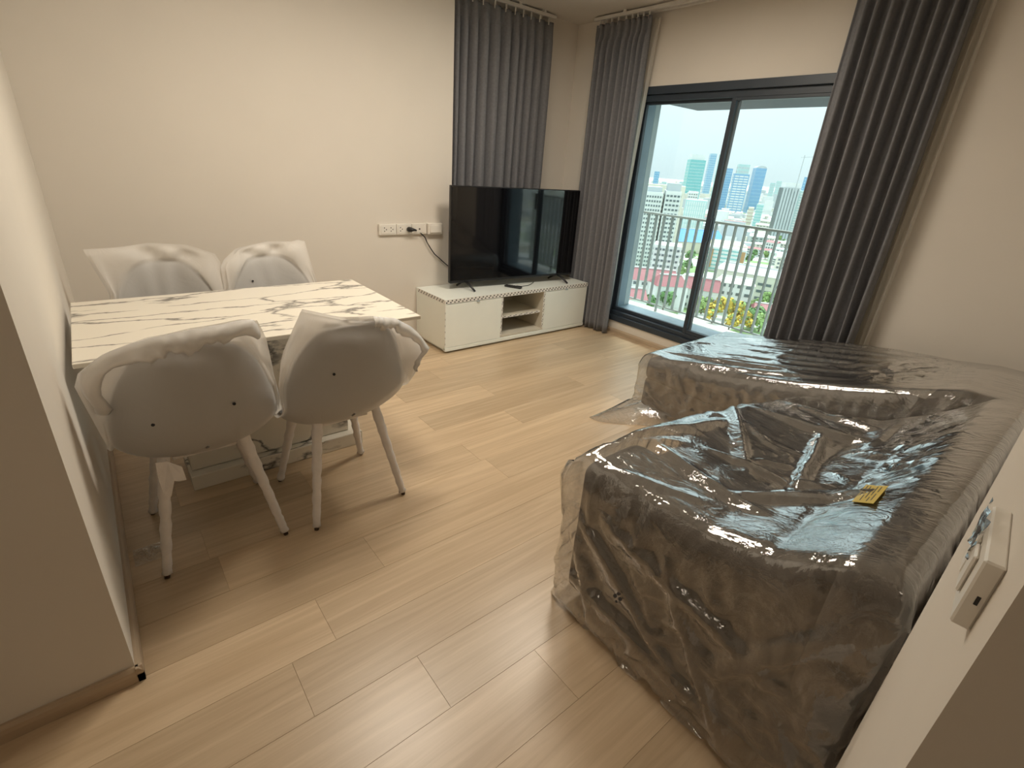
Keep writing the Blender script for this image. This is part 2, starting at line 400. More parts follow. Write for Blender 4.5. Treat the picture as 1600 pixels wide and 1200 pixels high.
# ------------------------------------------------------------------ curtains
def curtain(name, label, p0, p1, z0, z1, pleats, amp, seed, mat='curtain', top_amp=.55, side=1, hook=True, gather=.0, thick=.004, group='grey curtains'):
    rng = np.random.RandomState(seed)
    p0 = np.array(p0, float); p1 = np.array(p1, float)
    d = p1 - p0; L = np.linalg.norm(d); d /= L; nv = np.array([-d[1], d[0]])
    n = pleats * 14; mrows = 34
    ph = np.cumsum(.75 + .5 * rng.rand(pleats + 1)); ph = (ph - ph[0]) / (ph[-1] - ph[0])
    V = []; F = []
    zs = list(np.linspace(z0, z1 - .13, mrows)) + [z1 - .10, z1 - .06, z1 - .02, z1]
    am = amp * (.7 + .6 * rng.rand(pleats + 1))
    for z in zs:
        h = (z - z0) / (z1 - z0)
        for i in range(n + 1):
            s = i / n
            q = np.interp(s, ph, np.arange(pleats + 1))
            a = np.interp(s, ph, am)
            wv = math.sin(2 * math.pi * q) + .28 * math.sin(4 * math.pi * q + 1.3 + 1.2 * (1 - h))
            k = 1.0 if h < .93 else max(top_amp, 1 - (h - .93) / .05 * (1 - top_amp))
            if h > .95: wv = math.copysign(abs(math.sin(2 * math.pi * q)) ** .5, math.sin(2 * math.pi * q)) * .8
            sg = gather * (1 - h) ** .6 * s
            shear = .010 * math.sin(3 * q + 5 * h) * (1 - h)
            P = p0 + d * (s + sg) * L + d * shear + nv * a * wv * k
            V.append((P[0], P[1], z))
    for r in range(len(zs) - 1):
        for i in range(n):
            a = r * (n + 1) + i; F.append((a, a + 1, a + n + 2, a + n + 1))
    base = ((p0[0] + p1[0]) / 2, (p0[1] + p1[1]) / 2, z0)
    t = thing(name, label, 'curtain', base, group=group)
    V = [(x - base[0], y - base[1], z - base[2]) for x, y, z in V]
    o = obj('cloth_panel', (V, [], F), mat, t, True)
    if thick:
        md = o.modifiers.new('thickness', 'SOLIDIFY'); md.thickness = thick; md.offset = 0
    if hook:
        for i in range(pleats):
            P = p0 + d * L * (ph[i] + ph[i + 1]) / 2
            bx('curtain_hook', (P[0] - .004 - base[0], P[1] - .006 - base[1], z1 - .02 - base[2]), (P[0] + .004 - base[0], P[1] + .006 - base[1], z1 + .035 - base[2]), 'track', t)
    return t
curtain('curtain', 'grey pleated curtain between the television and the window', (-3.42, 3.535), (-2.87, 3.54), .012, 2.465, 9, .036, 3)
curtain('curtain', 'grey pleated curtain hanging right of the window behind the wrapped sofa', (-1.47, 3.535), (-.92, 3.535), .012, 2.465, 8, .038, 5)
curtain('curtain', 'long grey curtain in the corner recess, next to the white wall end', (-3.665, 2.735), (-3.665, 2.215), .012, 2.465, 6, .036, 8)
curtain('curtain', 'long grey curtain in the corner recess, next to the bare corner', (-3.672, 3.285), (-3.672, 2.745), .012, 2.465, 6, .034, 9)
curtain('sheer_curtain', 'white sheer gathered against the left window curtain', (-2.96, 3.605), (-2.83, 3.60), .02, 2.46, 3, .018, 11, 'sheer', hook=False, thick=0, gather=-.7, group='sheer curtains')
curtain('sheer_curtain', 'white sheer gathered against the right window curtain and wall', (-1.0, 3.60), (-.86, 3.595), .02, 2.46, 4, .022, 12, 'sheer', hook=False, thick=0, group='sheer curtains')
def track(label, p0, p1):
    t = thing('curtain_track', label, 'curtain track', ((p0[0] + p1[0]) / 2, (p0[1] + p1[1]) / 2, CZ), group='curtain tracks')
    cx, cy = t.location.x, t.location.y
    hx = max(.014, abs(p1[0] - p0[0]) / 2); hy = max(.014, abs(p1[1] - p0[1]) / 2)
    bx('rail', (-hx, -hy, -.035), (hx, hy, -.012), 'track', t, .003)
    for k in range(4):
        s = -1 + 2 * (k + .5) / 4
        bx('bracket', (s * hx * (hx > hy) - .015, s * hy * (hy > hx) - .015, -.014), (s * hx * (hx > hy) + .015, s * hy * (hy > hx) + .015, 0), 'track', t)
track('white curtain track on the ceiling in front of the window, nearer the room', (-3.45, 3.535), (-.9, 3.535))
track('white curtain track on the ceiling close to the window wall', (-3.1, 3.602), (-.84, 3.602))
track('white curtain track on the ceiling of the corner recess', (-3.668, 2.28), (-3.668, 3.3))

# ------------------------------------------------------------------ tv cabinet
C0 = (-3.35, 2.73, 0)
cab = thing('tv_cabinet', 'low white television cabinet with two doors and open middle shelf', 'cabinet', C0)
def cb(name, lo, hi, mat='white', par=cab, bev=.0015):
    return bx(name, [a - b for a, b in zip(lo, C0)], [a - b for a, b in zip(hi, C0)], mat, par, bev, 1)
xb, xf, y0, y1, zt = -3.570, -3.124, 1.945, 3.495, .43
cb('top_panel', (xb, y0, .398), (xf, y1, zt)); cb('side_panel', (xb, y0, .03), (xf - .004, y0 + .018, .398)); cb('side_panel', (xb, y1 - .018, .03), (xf - .004, y1, .398))
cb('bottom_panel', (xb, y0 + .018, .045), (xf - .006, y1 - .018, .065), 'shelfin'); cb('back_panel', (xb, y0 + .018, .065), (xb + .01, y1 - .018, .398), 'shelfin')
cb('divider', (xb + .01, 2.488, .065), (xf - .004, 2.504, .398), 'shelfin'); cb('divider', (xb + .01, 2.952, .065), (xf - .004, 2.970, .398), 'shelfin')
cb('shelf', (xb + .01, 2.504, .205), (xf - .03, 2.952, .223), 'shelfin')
cb('plinth', (xb + .05, y0 + .03, 0), (xf - .03, y1 - .03, .045)); cb('base_rail', (xf - .022, y0, .018), (xf + .002, y1, .045))
for a, b, hx in ((y0 + .004, 2.487, .55), (2.971, y1 - .004, .48)):
    d = cb('door', (xf - .018, a, .048), (xf, b, .392))
    c_ = a + (b - a) * hx
    cb('pull_tab', (xf - .004, c_ - .014, .388), (xf + .010, c_ + .014, .395), 'alue', d)
# printed edge tape
def tape(lo, hi, ax, step, mlen, facing):
    tp = cb('edge_tape', lo, hi, 'tape')
    bm = bmesh.new()
    s = lo[ax] + step * .5
    while s < hi[ax] - step * .4:
        for (dz, off) in ((.30, -.25), (.70, .25)):
            l2 = list(lo); h2 = list(hi)
            l2[ax] = s + off * mlen - mlen * .22; h2[ax] = s + off * mlen + mlen * .22
            oth = [k for k in range(3) if k != ax and k != facing][0]
            wdt = hi[oth] - lo[oth]
            l2[oth] = lo[oth] + wdt * (dz - .16); h2[oth] = lo[oth] + wdt * (dz + .16)
            if facing == 0: l2[0] = hi[0]; h2[0] = hi[0] + .0006
            elif facing == 1: h2[1] = lo[1]; l2[1] = lo[1] - .0006
            else: l2[2] = hi[2]; h2[2] = hi[2] + .0006
            bm_box(bm, [a - b for a, b in zip(l2, C0)], [a - b for a, b in zip(h2, C0)])
        s += step
    o = obj('printed_marks', bm, 'mark', tp); o['kind'] = 'stuff'
tape((xf, y0, .398), (xf + .0012, y1, .430), 1, .036, .026, 0)
tape((xb + .03, y0 - .0012, .398), (xf, y0, .430), 0, .040, .026, 1)
tape((xf - .004, y0 + .0002, .06), (xf - .0028, y0 + .012, .39), 2, .05, .03, 0)
tape((xf - .004, 2.489, .07), (xf - .0028, 2.502, .39), 2, .05, .03, 0)
tape((xf - .004, 2.953, .07), (xf - .0028, 2.968, .39), 2, .045, .03, 0)
tape((xf - .03, 2.51, .206), (xf - .0288, 2.945, .222), 1, .06, .04, 0)

# ------------------------------------------------------------------ television
tv = thing('television', 'large flat black television standing on the white cabinet', 'television', (-3.335, 2.775, .43), rz=R(-5))
bx('bezel', (-.02, -.636, .055), (.012, .636, .79), 'black', tv, .004)
bx('screen', (.0122, -.629, .075), (.0135, .629, .783), 'screen', tv)
bx('back_housing', (-.06, -.42, .09), (-.02, .42, .48), 'black', tv, .012)
for yy in (-.49, .475):
    bm = bmesh.new()
    for dx, dy in ((.135, .02), (-.10, -.02)):
        bm_tube(bm, [(.0, yy, .062), (dx * .45, yy + dy * .45, .045), (dx, yy + dy, .008)], [.011, .010, .008], 8)
    obj('stand_foot', bm, 'black', tv, True)
bm = bmesh.new(); bm_tube(bm, [(.03, -.05, .006), (.06, -.02, .004), (.055, .06, .0035), (.02, .13, .0035), (-.03, .2, .004)], .0028, 6)
o = obj('signal_cable', bm, 'black', loc=(-3.30, 2.80, .43)); tag(o, 'thin black cable lying under the television', 'cable')
rc = thing('remote_control', 'black remote control lying on the white cabinet', 'remote control', (-3.243, 2.693, .43), rz=R(-61))
bx('case', (-.022, -.075, .001), (.022, .075, .017), 'remote', rc, .006, 2, True)
for k in range(5):
    for q in (-1, 0, 1): bx('button', (q * .011 - .003, -.06 + k * .022, .017), (q * .011 + .003, -.054 + k * .022, .0185), 'mark', rc)

# ------------------------------------------------------------------ wall sockets
def plate(label, y0, y1, z0, z1, th, kind):
    t = thing('wall_socket', label, 'socket', (XL, (y0 + y1) / 2, z0), group='socket plates beside the television')
    W = (y1 - y0) / 2; H = z1 - z0
    bx('cover', (0, -W + .001, 0), (th, W - .001, H), 'plate', t, .004, 2)
    bx('face', (th, -W + .012, .010), (th + .003, W - .012, H - .010), 'plate', t, .002, 1)
    hs = []
    if kind == 'double': hs = [-.022, .030]
    if kind == 'one': hs = [-.026]
    for h in hs:
        for dy, dz in ((-.007, .013), (-.007, -.011), (.008, .001)):
            bx('socket_hole', (th + .003, h + dy - .003, H / 2 + dz - .004), (th + .0036, h + dy + .003, H / 2 + dz + .004), 'hole', t)
    if kind == 'aerial':
        bm = bmesh.new(); bm_tube(bm, [(th + .002, .0, H / 2), (th + .006, .0, H / 2)], .0065, 12); obj('aerial_jack', bm, 'hole', t)
    if kind == 'box': bx('lid', (th + .003, -W + .014, .012), (th + .008, W - .014, H - .014), 'plate', t, .003)
    return t
plate('white double socket plate farthest from the television', 1.637, 1.776, .848, .926, .022, 'double')
plate('white socket plate with a black plug in it', 1.778, 1.902, .848, .926, .022, 'one')
plate('white aerial socket plate with one small jack', 1.904, 2.032, .848, .926, .022, 'aerial')
plate('thick white socket box nearest the television', 2.036, 2.165, .846, .928, .042, 'box')
pc = thing('power_cord', 'black television power cord hanging from the wall socket', 'cord', (XL + .025, 1.868, .887))
def cp(px, py, x=XL + .02): 
    d = ray(px, py); p = EYE + d * (x / d[0]); return tuple(p - np.array(pc.location))
bm = bmesh.new(); bm_tube(bm, [(0, 0, 0), (.012, .004, .001), (.03, .012, 0), (.038, .03, -.001), (.042, .05, -.003)], [.014, .019, .018, .010, .005], 12); obj('plug', bm, 'black', pc, True)
pts = [(.042, .05, -.003)] + [cp(*q) for q in ((650, 361), (657, 364), (664, 371), (668, 380), (674, 390), (679, 397), (688, 405), (697, 413), (706, 420))]
bm = bmesh.new(); bm_tube(bm, pts + [(pts[-1][0] + .03, pts[-1][1] + .1, pts[-1][2] - .1)], .0042, 8); obj('cable', bm, 'black', pc, True)
bm = bmesh.new(); a = Vector(pts[1]); bm_tube(bm, [a - Vector((0, .008, 0)), a + Vector((0, .010, -.002))], .006, 8); obj('white_tie', bm, 'plate', pc)

# plate on the right wall end
v0 = Vector((.034, .50, 0)); v1 = Vector((-.0165, .975, 0)); dv = (v1 - v0).normalized()
ang = math.atan2(dv.y, dv.x)
ws = thing('wall_switch', 'white surface mounted switch box on the near wall end', 'switch', tuple(v0 + dv * .075 + Vector((0, 0, 1.02))), rz=ang)
bx('box', (0, 0, 0), (.125, .016, .078), 'plate', ws, .002, 1)
bx('rocker', (.03, .016, .016), (.06, .020, .062), 'plate', ws, .002, 1); bx('rocker', (.066, .016, .016), (.096, .020, .062), 'plate', ws, .002, 1)
bx('slot', (-.0006, .005, .030), (0, .008, .040), 'hole', ws)
rng = np.random.RandomState(4)
V = []; F = []
for i in range(9):
    for j in range(5):
        V.append((.05 + .07 * i / 8, .0165 + .006 * abs(math.sin(j * 1.3 + i)) * rng.rand() + .002, .04 + .045 * j / 4 + .004 * rng.rand()))
for i in range(8):
    for j in range(4): F.append((i * 5 + j, i * 5 + j + 1, i * 5 + j + 6, i * 5 + j + 5))
obj('protective_film', (V, [], F), 'film', ws, True)

# ================================================================== DINING TABLE
tb = thing('dining_table', 'dining table with white veined marble top and block pedestal', 'table', (-2.30, .465, 0))
bx('tabletop', (-.385, -.60, .735), (.392, .597, .752), 'marble', tb, .003)
bx('apron', (-.25, -.42, .70), (.25, .42, .735), 'white', tb, .003)
bx('pedestal', (-.10, -.345, .075), (.045, .36, .70), 'marble', tb, .004)
bx('plinth', (-.17, -.355, .0), (.09, .415, .072), 'marble', tb, .004)

# ================================================================== CHAIRS
PXS = np.array([.215, .13, .02, -.08, -.155, -.20, -.225, -.243, -.255])
PZS = np.array([.43, .415, .412, .425, .475, .56, .66, .76, .85])
HW = np.array([.19, .215, .228, .235, .238, .236, .228, .212, .185])
SK = np.linspace(-1, 1, 9)
def smooth_interp(s, ys):
    s = np.clip(s, -1, 1)
    # Catmull-Rom
    x = (s + 1) / 2 * 8; i = np.clip(np.floor(x).astype(int), 0, 7); t = x - i
    g = lambda k: ys[np.clip(i + k, 0, 8)]
    p0, p1, p2, p3 = g(-1), g(0), g(1), g(2)
    return .5 * (2 * p1 + (p2 - p0) * t + (2 * p0 - 5 * p1 + 4 * p2 - p3) * t ** 2 + (3 * p1 - p0 - 3 * p2 + p3) * t ** 3)
def shellP(s, t):
    s = np.asarray(s, float); t = np.asarray(t, float)
    back = np.clip((s + .1) / .6, 0, 1); seat = 1 - back
    x = smooth_interp(s, PXS) + .085 * np.abs(t) ** 2.4 * back
    y = smooth_interp(s, HW) * t
    z = smooth_interp(s, PZS) + .07 * np.abs(t) ** 2.4 * seat * (.4 + .6 * np.clip((s + 1) / .9, 0, 1)) - .03 * np.abs(t) ** 3 * back
    return np.stack([x, y, z], -1)
def squircle(r, th, n=3.4):
    c, s = np.cos(th), np.sin(th)
    q = (np.abs(c) ** n + np.abs(s) ** n) ** (-1 / n)
    return r * q * c, r * q * s
def shellN(s, t):
    e = 1e-3
    a = shellP(s + e, t) - shellP(s - e, t); b = shellP(s, t + e) - shellP(s, t - e)
    nn = np.cross(b, a); nn /= np.linalg.norm(nn, axis=-1, keepdims=True) + 1e-9
    return nn     # towards the sitter
NT = 96
def make_chair(label, loc, rz, poly, seed, dots=(), hem=None):
    """poly: outline of the flat bag rim in local (y, z)"""
    rng = np.random.RandomState(seed)
    t = thing('dining_chair', label, 'chair', loc, rz, 'foam wrapped dining chairs')
    th = np.linspace(0, 2 * np.pi, NT, endpoint=False)
    # seat shell
    V = []; F = []
    rr = np.linspace(0.02, .985, 22)
    for sgn in (1, -1):
        for r in rr:
            s, q = squircle(r, th); s = np.clip(s, -1, 1); q = np.clip(q, -1, 1)
            edge = np.clip((r - .9) / .085, 0, 1)
            P = shellP(s, q) + shellN(s, q) * (sgn * .012 * math.sqrt(1 - edge ** 2 * .9))
            V += [tuple(p) for p in P]
    K = len(rr)
    def quad(a, b, flip):
        for k in range(NT):
            f = (a + k, a + (k + 1) % NT, b + (k + 1) % NT, b + k); F.append(f[::-1] if flip else f)
    for r in range(K - 1): quad(r * NT, (r + 1) * NT, False); quad((K + r) * NT, (K + r + 1) * NT, True)
    quad((K - 1) * NT, (2 * K - 1) * NT, False)
    F.append(tuple(range(NT))); F.append(tuple(range(K * NT, (K + 1) * NT))[::-1])
    obj('seat_shell', (V, [], F), 'shell', t, True)
    # foam bag: front and back sheets that meet in a flat flap around the shell
    V = []; F = []
    rr = list(np.linspace(.02, 1.0, 30)) + list(1 + np.linspace(.1, 1, 10))
    es, eq = squircle(1.0, th); Eg = shellP(np.clip(es, -1, 1), np.clip(eq, -1, 1))
    cy, cz = 0., .64
    T = Eg.copy(); poly_ = np.array(poly)
    for k in range(NT):
        d = Eg[k, 1:] - [cy, cz]; L0 = np.linalg.norm(d); d = d / L0; best = 0.
        for (a0, b0), (a1, b1) in zip(poly_, np.roll(poly_, -1, 0)):
            A = np.array([[d[0], -(a1 - a0)], [d[1], -(b1 - b0)]])
            if abs(np.linalg.det(A)) < 1e-9: continue
            tt, uu = np.linalg.solve(A, [a0 - cy, b0 - cz])
            if tt > 0 and -1e-6 <= uu <= 1 + 1e-6: best = max(best, tt)
        wz = np.clip((Eg[k, 2] - .47) / .10, 0, 1)
        ext = max(.012, (best - L0)) * wz + .012 * (1 - wz)
        T[k, 1:] = Eg[k, 1:] + d * ext; T[k, 0] = Eg[k, 0] - .12 * max(0, ext - .012) * (1 if Eg[k, 2] > .5 else 0)
    fl_ = np.linalg.norm(T - Eg, axis=1)
    n1 = rng.rand(12) * 6.28; n2 = rng.randint(2, 13, 12)
    for sgn in (-1, 1):
        for r in rr:
            ri = min(r, 1.0)
            s, q = squircle(ri, th); s = np.clip(s, -1, 1); q = np.clip(q, -1, 1)
            P = shellP(s, q); N = shellN(s, q)
            off = .026 * math.sqrt(max(0, 1 - (ri ** 8) * .75))
            P = P + N * sgn * off
            if sgn > 0 and r < 1:      # sitter side is stretched across the hollow
                C0_ = np.array([.06, 0, .60]); k = .34 * (1 - ri ** 2) ** .8
                P = P * (1 - k) + (C0_ + (P - C0_) * .55) * k
            else:
                P = P + N * sgn * .010 * (1 - ri ** 2)
            if r > 1:
                u = (r - 1)
                P = P + (T - Eg) * u
                P = P + N * (.016 * math.sin(math.pi * min(1, u * 1.2)) * np.sin(9 * th + seed * 2.1) * np.clip(fl_ / .05, 0, 1.) + sgn * .006 * (1 - u) + sgn * .0008)[:, None]
            wr = sum(np.sin(n2[k] * th + n1[k] + 3 * r * ((-1) ** k)) for k in range(12)) / 12
            P = P + N * ((.010 if sgn > 0 else .005) * wr * min(1, max(0, r - .15) * 1.6) * (1 if r <= 1 else max(.3, 2 - r)))[:, None]
            P[:, 2] = np.maximum(P[:, 2], .368)
            V += [tuple(p) for p in P]
    K = len(rr)
    for r in range(K - 1): quad(r * NT, (r + 1) * NT, True); quad((K + r) * NT, (K + r + 1) * NT, False)
    F.append(tuple(range(NT))[::-1]); F.append(tuple(range(K * NT, (K + 1) * NT)))
    o = obj('foam_wrap', (V, [], F), 'foam', t, True)
    if hem:      # bag mouth folded over towards the back: (angle from, angle to, width)
        a0, a1, wd_ = hem; HV = []; HF = []; m_ = 40; rows = 5
        ang_ = np.radians(np.linspace(a0, a1, m_ + 1)); pr_ = 2 * np.pi
        Ti = np.stack([np.interp(ang_ % pr_, np.append(th, pr_), np.append(T[:, q], T[0, q])) for q in range(3)], 1)
        for k in range(m_ + 1):
            c2 = np.array([Ti[k, 0], 0., .62]) - Ti[k]; c2[0] = 0; c2 /= np.linalg.norm(c2)
            e_ = math.sin(math.pi * k / m_) ** .35
            for r in range(rows):
                u = r / (rows - 1)
                w2 = wd_ * (.55 + .45 * e_) * (1 + .18 * math.sin(k * .55 + seed) + .1 * math.sin(k * 1.7))
                p = Ti[k] + c2 * w2 * u + np.array([-.004 - .030 * math.sin(math.pi * min(1., u * .75 + .12)) - .012 * u + .004 * math.sin(k * 1.3 + r), 0, .006 * (1 - u)])
                HV.append(tuple(p))
        for k in range(m_):
            for r in range(rows - 1): q = k * rows + r; HF.append((q, q + 1, q + rows + 1, q + rows))
        ho = obj('folded_hem', (HV, [], HF), 'foam', t, True)
        md = ho.modifiers.new('thickness', 'SOLIDIFY'); md.thickness = .002
    bm = bmesh.new()
    for (sx_, sy_) in ((0, 0),):
        bm_box(bm, (-.10, -.10, .388), (.10, .10, .402), .004)
    obj('seat_mount', bm, 'foamleg', t)
    for sx_ in (-1, 1):
        for sy_ in (-1, 1):
            top = Vector((sx_ * .118, sy_ * .118, .412 if sx_ > 0 else .452)); bot = Vector((sx_ * .208, sy_ * .198, .0))
            bm = bmesh.new(); bm_tube(bm, [top, bot + (top - bot) * .03, bot], [.014, .0095, .0085], 10)
            lg = obj('leg', bm, 'foot', t, True)
            bm = bmesh.new(); pts = []; rad = []
            mm = 30
            for k in range(mm + 1):
                u = k / mm
                pts.append(top.lerp(bot, u * .965)); rad.append((.0205 - .006 * u) * (1 + .07 * math.sin(u * 43 + seed + sx_) + .10 * (rng.rand() - .5)))
            rad[-1] *= 1.15; rad[0] *= 1.3
            bm_tube(bm, pts, rad, 12)
            for v in bm.verts:
                v.co += Vector((rng.rand() - .5, rng.rand() - .5, rng.rand() - .5)) * .0022
            obj('leg_wrap', bm, 'foamleg', lg, True)
    # little dark holes punched in the foam
    Wv = np.array(V); c_, s_ = math.cos(rz), math.sin(rz)
    Ww = np.stack([Wv[:, 0] * c_ - Wv[:, 1] * s_ + loc[0], Wv[:, 0] * s_ + Wv[:, 1] * c_ + loc[1], Wv[:, 2] + loc[2]], 1)
    for px, py in dots:
        d = ray(px, py); d = d / np.linalg.norm(d); rel = Ww - EYE; tt = rel @ d
        q = np.linalg.norm(rel - tt[:, None] * d, axis=1); nr = np.argsort(q)[:4]; k = nr[np.argmin(tt[nr])]
        hit = EYE + d * (tt[k] - .002); lx, ly = hit[0] - loc[0], hit[1] - loc[1]
        p = Vector((lx * c_ + ly * s_, -lx * s_ + ly * c_, hit[2] - loc[2]))
        dl = Vector((d[0] * c_ + d[1] * s_, -d[0] * s_ + d[1] * c_, d[2]))
        bm = bmesh.new(); bm_tube(bm, [p - dl * .003, p + dl * .004], .0052, 12); obj('punch_hole', bm, 'hole', t)
    return t
BOT = [(-.24, .45), (-.15, .40), (.15, .40), (.24, .45)]
# near chairs are turned, so their outlines are mirrored
make_chair('foam wrapped chair nearest the camera at the left end of the table', (-1.925, .150, 0), math.pi, [(.275, .77), (.20, .835), (.10, .872), (-.02, .888), (-.19, .892), (-.215, .82), (-.225, .74), (-.245, .58)] + BOT, 1, ((366, 631), (239, 664)), hem=(62, -42, .055))
make_chair('foam wrapped chair nearest the camera at the right end of the table', (-1.895, .640, 0), math.pi + R(3), [(.175, .915), (.06, .875), (-.06, .858), (-.17, .83), (-.27, .765), (-.35, .665), (-.30, .585), (-.26, .5)] + BOT + [(.25, .56), (.235, .75)], 2, ((522, 585),), hem=(-18, -72, .04))
make_chair('foam wrapped chair against the wall behind the left end of the table', (-2.735, .215, 0), R(-2), [(-.275, .915), (-.14, .918), (-.03, .932), (.12, .92), (.245, .868), (.25, .70), (.24, .55)] + BOT[::-1] + [(-.22, .6), (-.215, .72)], 3)
make_chair('foam wrapped chair against the wall behind the right end of the table', (-2.725, .715, 0), R(4), [(-.22, .83), (-.13, .895), (.03, .922), (.15, .918), (.215, .935), (.225, .80), (.24, .66)] + BOT[::-1] + [(-.24, .6)], 4, ((395, 439),))

ch1 = bpy.data.objects['dining_chair']
V = []
for px, py in ((243, 724), (262, 722), (284, 728), (291, 748), (280, 752), (272, 750), (268, 776), (256, 772), (248, 750)):
    d = ray(px, py); P = EYE + d * (-1.722 / d[0]) + np.array([.004 * math.sin(px), 0, 0]); V.append((-(P[0] + 1.925), -(P[1] - .150), P[2]))
n_ = len(V); V += [(x - .003, y, z) for x, y, z in V]
obj('torn_flap', (V, [], [tuple(range(n_)), tuple(range(n_, 2 * n_))[::-1]] + [(i, (i + 1) % n_, n_ + (i + 1) % n_, n_ + i) for i in range(n_)]), 'foamleg', ch1)

# ================================================================== WRAPPED SOFA
def rb(name, lo, hi, r, par, org, mat='sofa', puff=0.):
    bm = bmesh.new(); bm_box(bm, [a - b for a, b in zip(lo, org)], [a - b for a, b in zip(hi, org)], r, 5)
    if puff:
        bmesh.ops.subdivide_edges(bm, edges=bm.edges[:], cuts=2, use_grid_fill=True)
        cx, cy, cz = [(a + b) / 2 - o for a, b, o in zip(lo, hi, org)]
        hx, hy, hz = [(b - a) / 2 for a, b in zip(lo, hi)]
        for v in bm.verts:
            u = (v.co.x - cx) / hx; w_ = (v.co.y - cy) / hy
            if v.co.z > cz: v.co.z += puff * (1 - u * u) * (1 - w_ * w_)
    return obj(name, bm, mat, par, True)
O1 = (-.45, 1.72, 0)
s1 = thing('sofa', 'dark taupe sofa section under clear plastic nearest the camera', 'sofa', O1, group='wrapped sofa sections')
rb('base', (-.862, 1.045, .05), (-.055, 2.44, .30), .03, s1, O1)
rb('armrest', (-.868, 1.04, .055), (-.18, 1.32, .565), .055, s1, O1, puff=.008)
rb('seat_cushion', (-.872, 1.325, .285), (-.26, 1.885, .455), .055, s1, O1, puff=.02)
rb('seat_cushion', (-.872, 1.89, .285), (-.26, 2.435, .45), .055, s1, O1, puff=.02)
rb('backrest', (-.165, 1.05, .10), (-.045, 2.44, .715), .055, s1, O1)
rb('back_cushion', (-.31, 1.34, .42), (-.16, 1.885, .555), .06, s1, O1); rb('back_cushion', (-.31, 1.89, .42), (-.16, 2.43, .555), .06, s1, O1)
for xx in (-.79, -.10):
    for yy in (1.11, 2.38): bx('foot', (xx - O1[0] - .025, yy - O1[1] - .025, .001), (xx - O1[0] + .025, yy - O1[1] + .025, .062), 'foot', s1, .004)
O2 = (-.87, 2.96, 0)
s2 = thing('sofa', 'long dark taupe chaise section under clear plastic beneath the window', 'sofa', O2, group='wrapped sofa sections')
rb('base', (-1.675, 2.505, .04), (-.055, 3.42, .235), .03, s2, O2)
rb('seat_cushion', (-1.685, 2.500, .215), (-.26, 3.425, .365), .05, s2, O2, puff=.02)
rb('backrest', (-.245, 2.515, .10), (-.045, 3.42, .605), .075, s2, O2)
rb('back_cushion', (-.40, 2.53, .36), (-.235, 3.41, .545), .06, s2, O2)
for xx in (-1.60, -.10):
    for yy in (2.58, 3.36): bx('foot', (xx - O2[0] - .025, yy - O2[1] - .025, .001), (xx - O2[0] + .025, yy - O2[1] + .025, .055), 'foot', s2, .004)

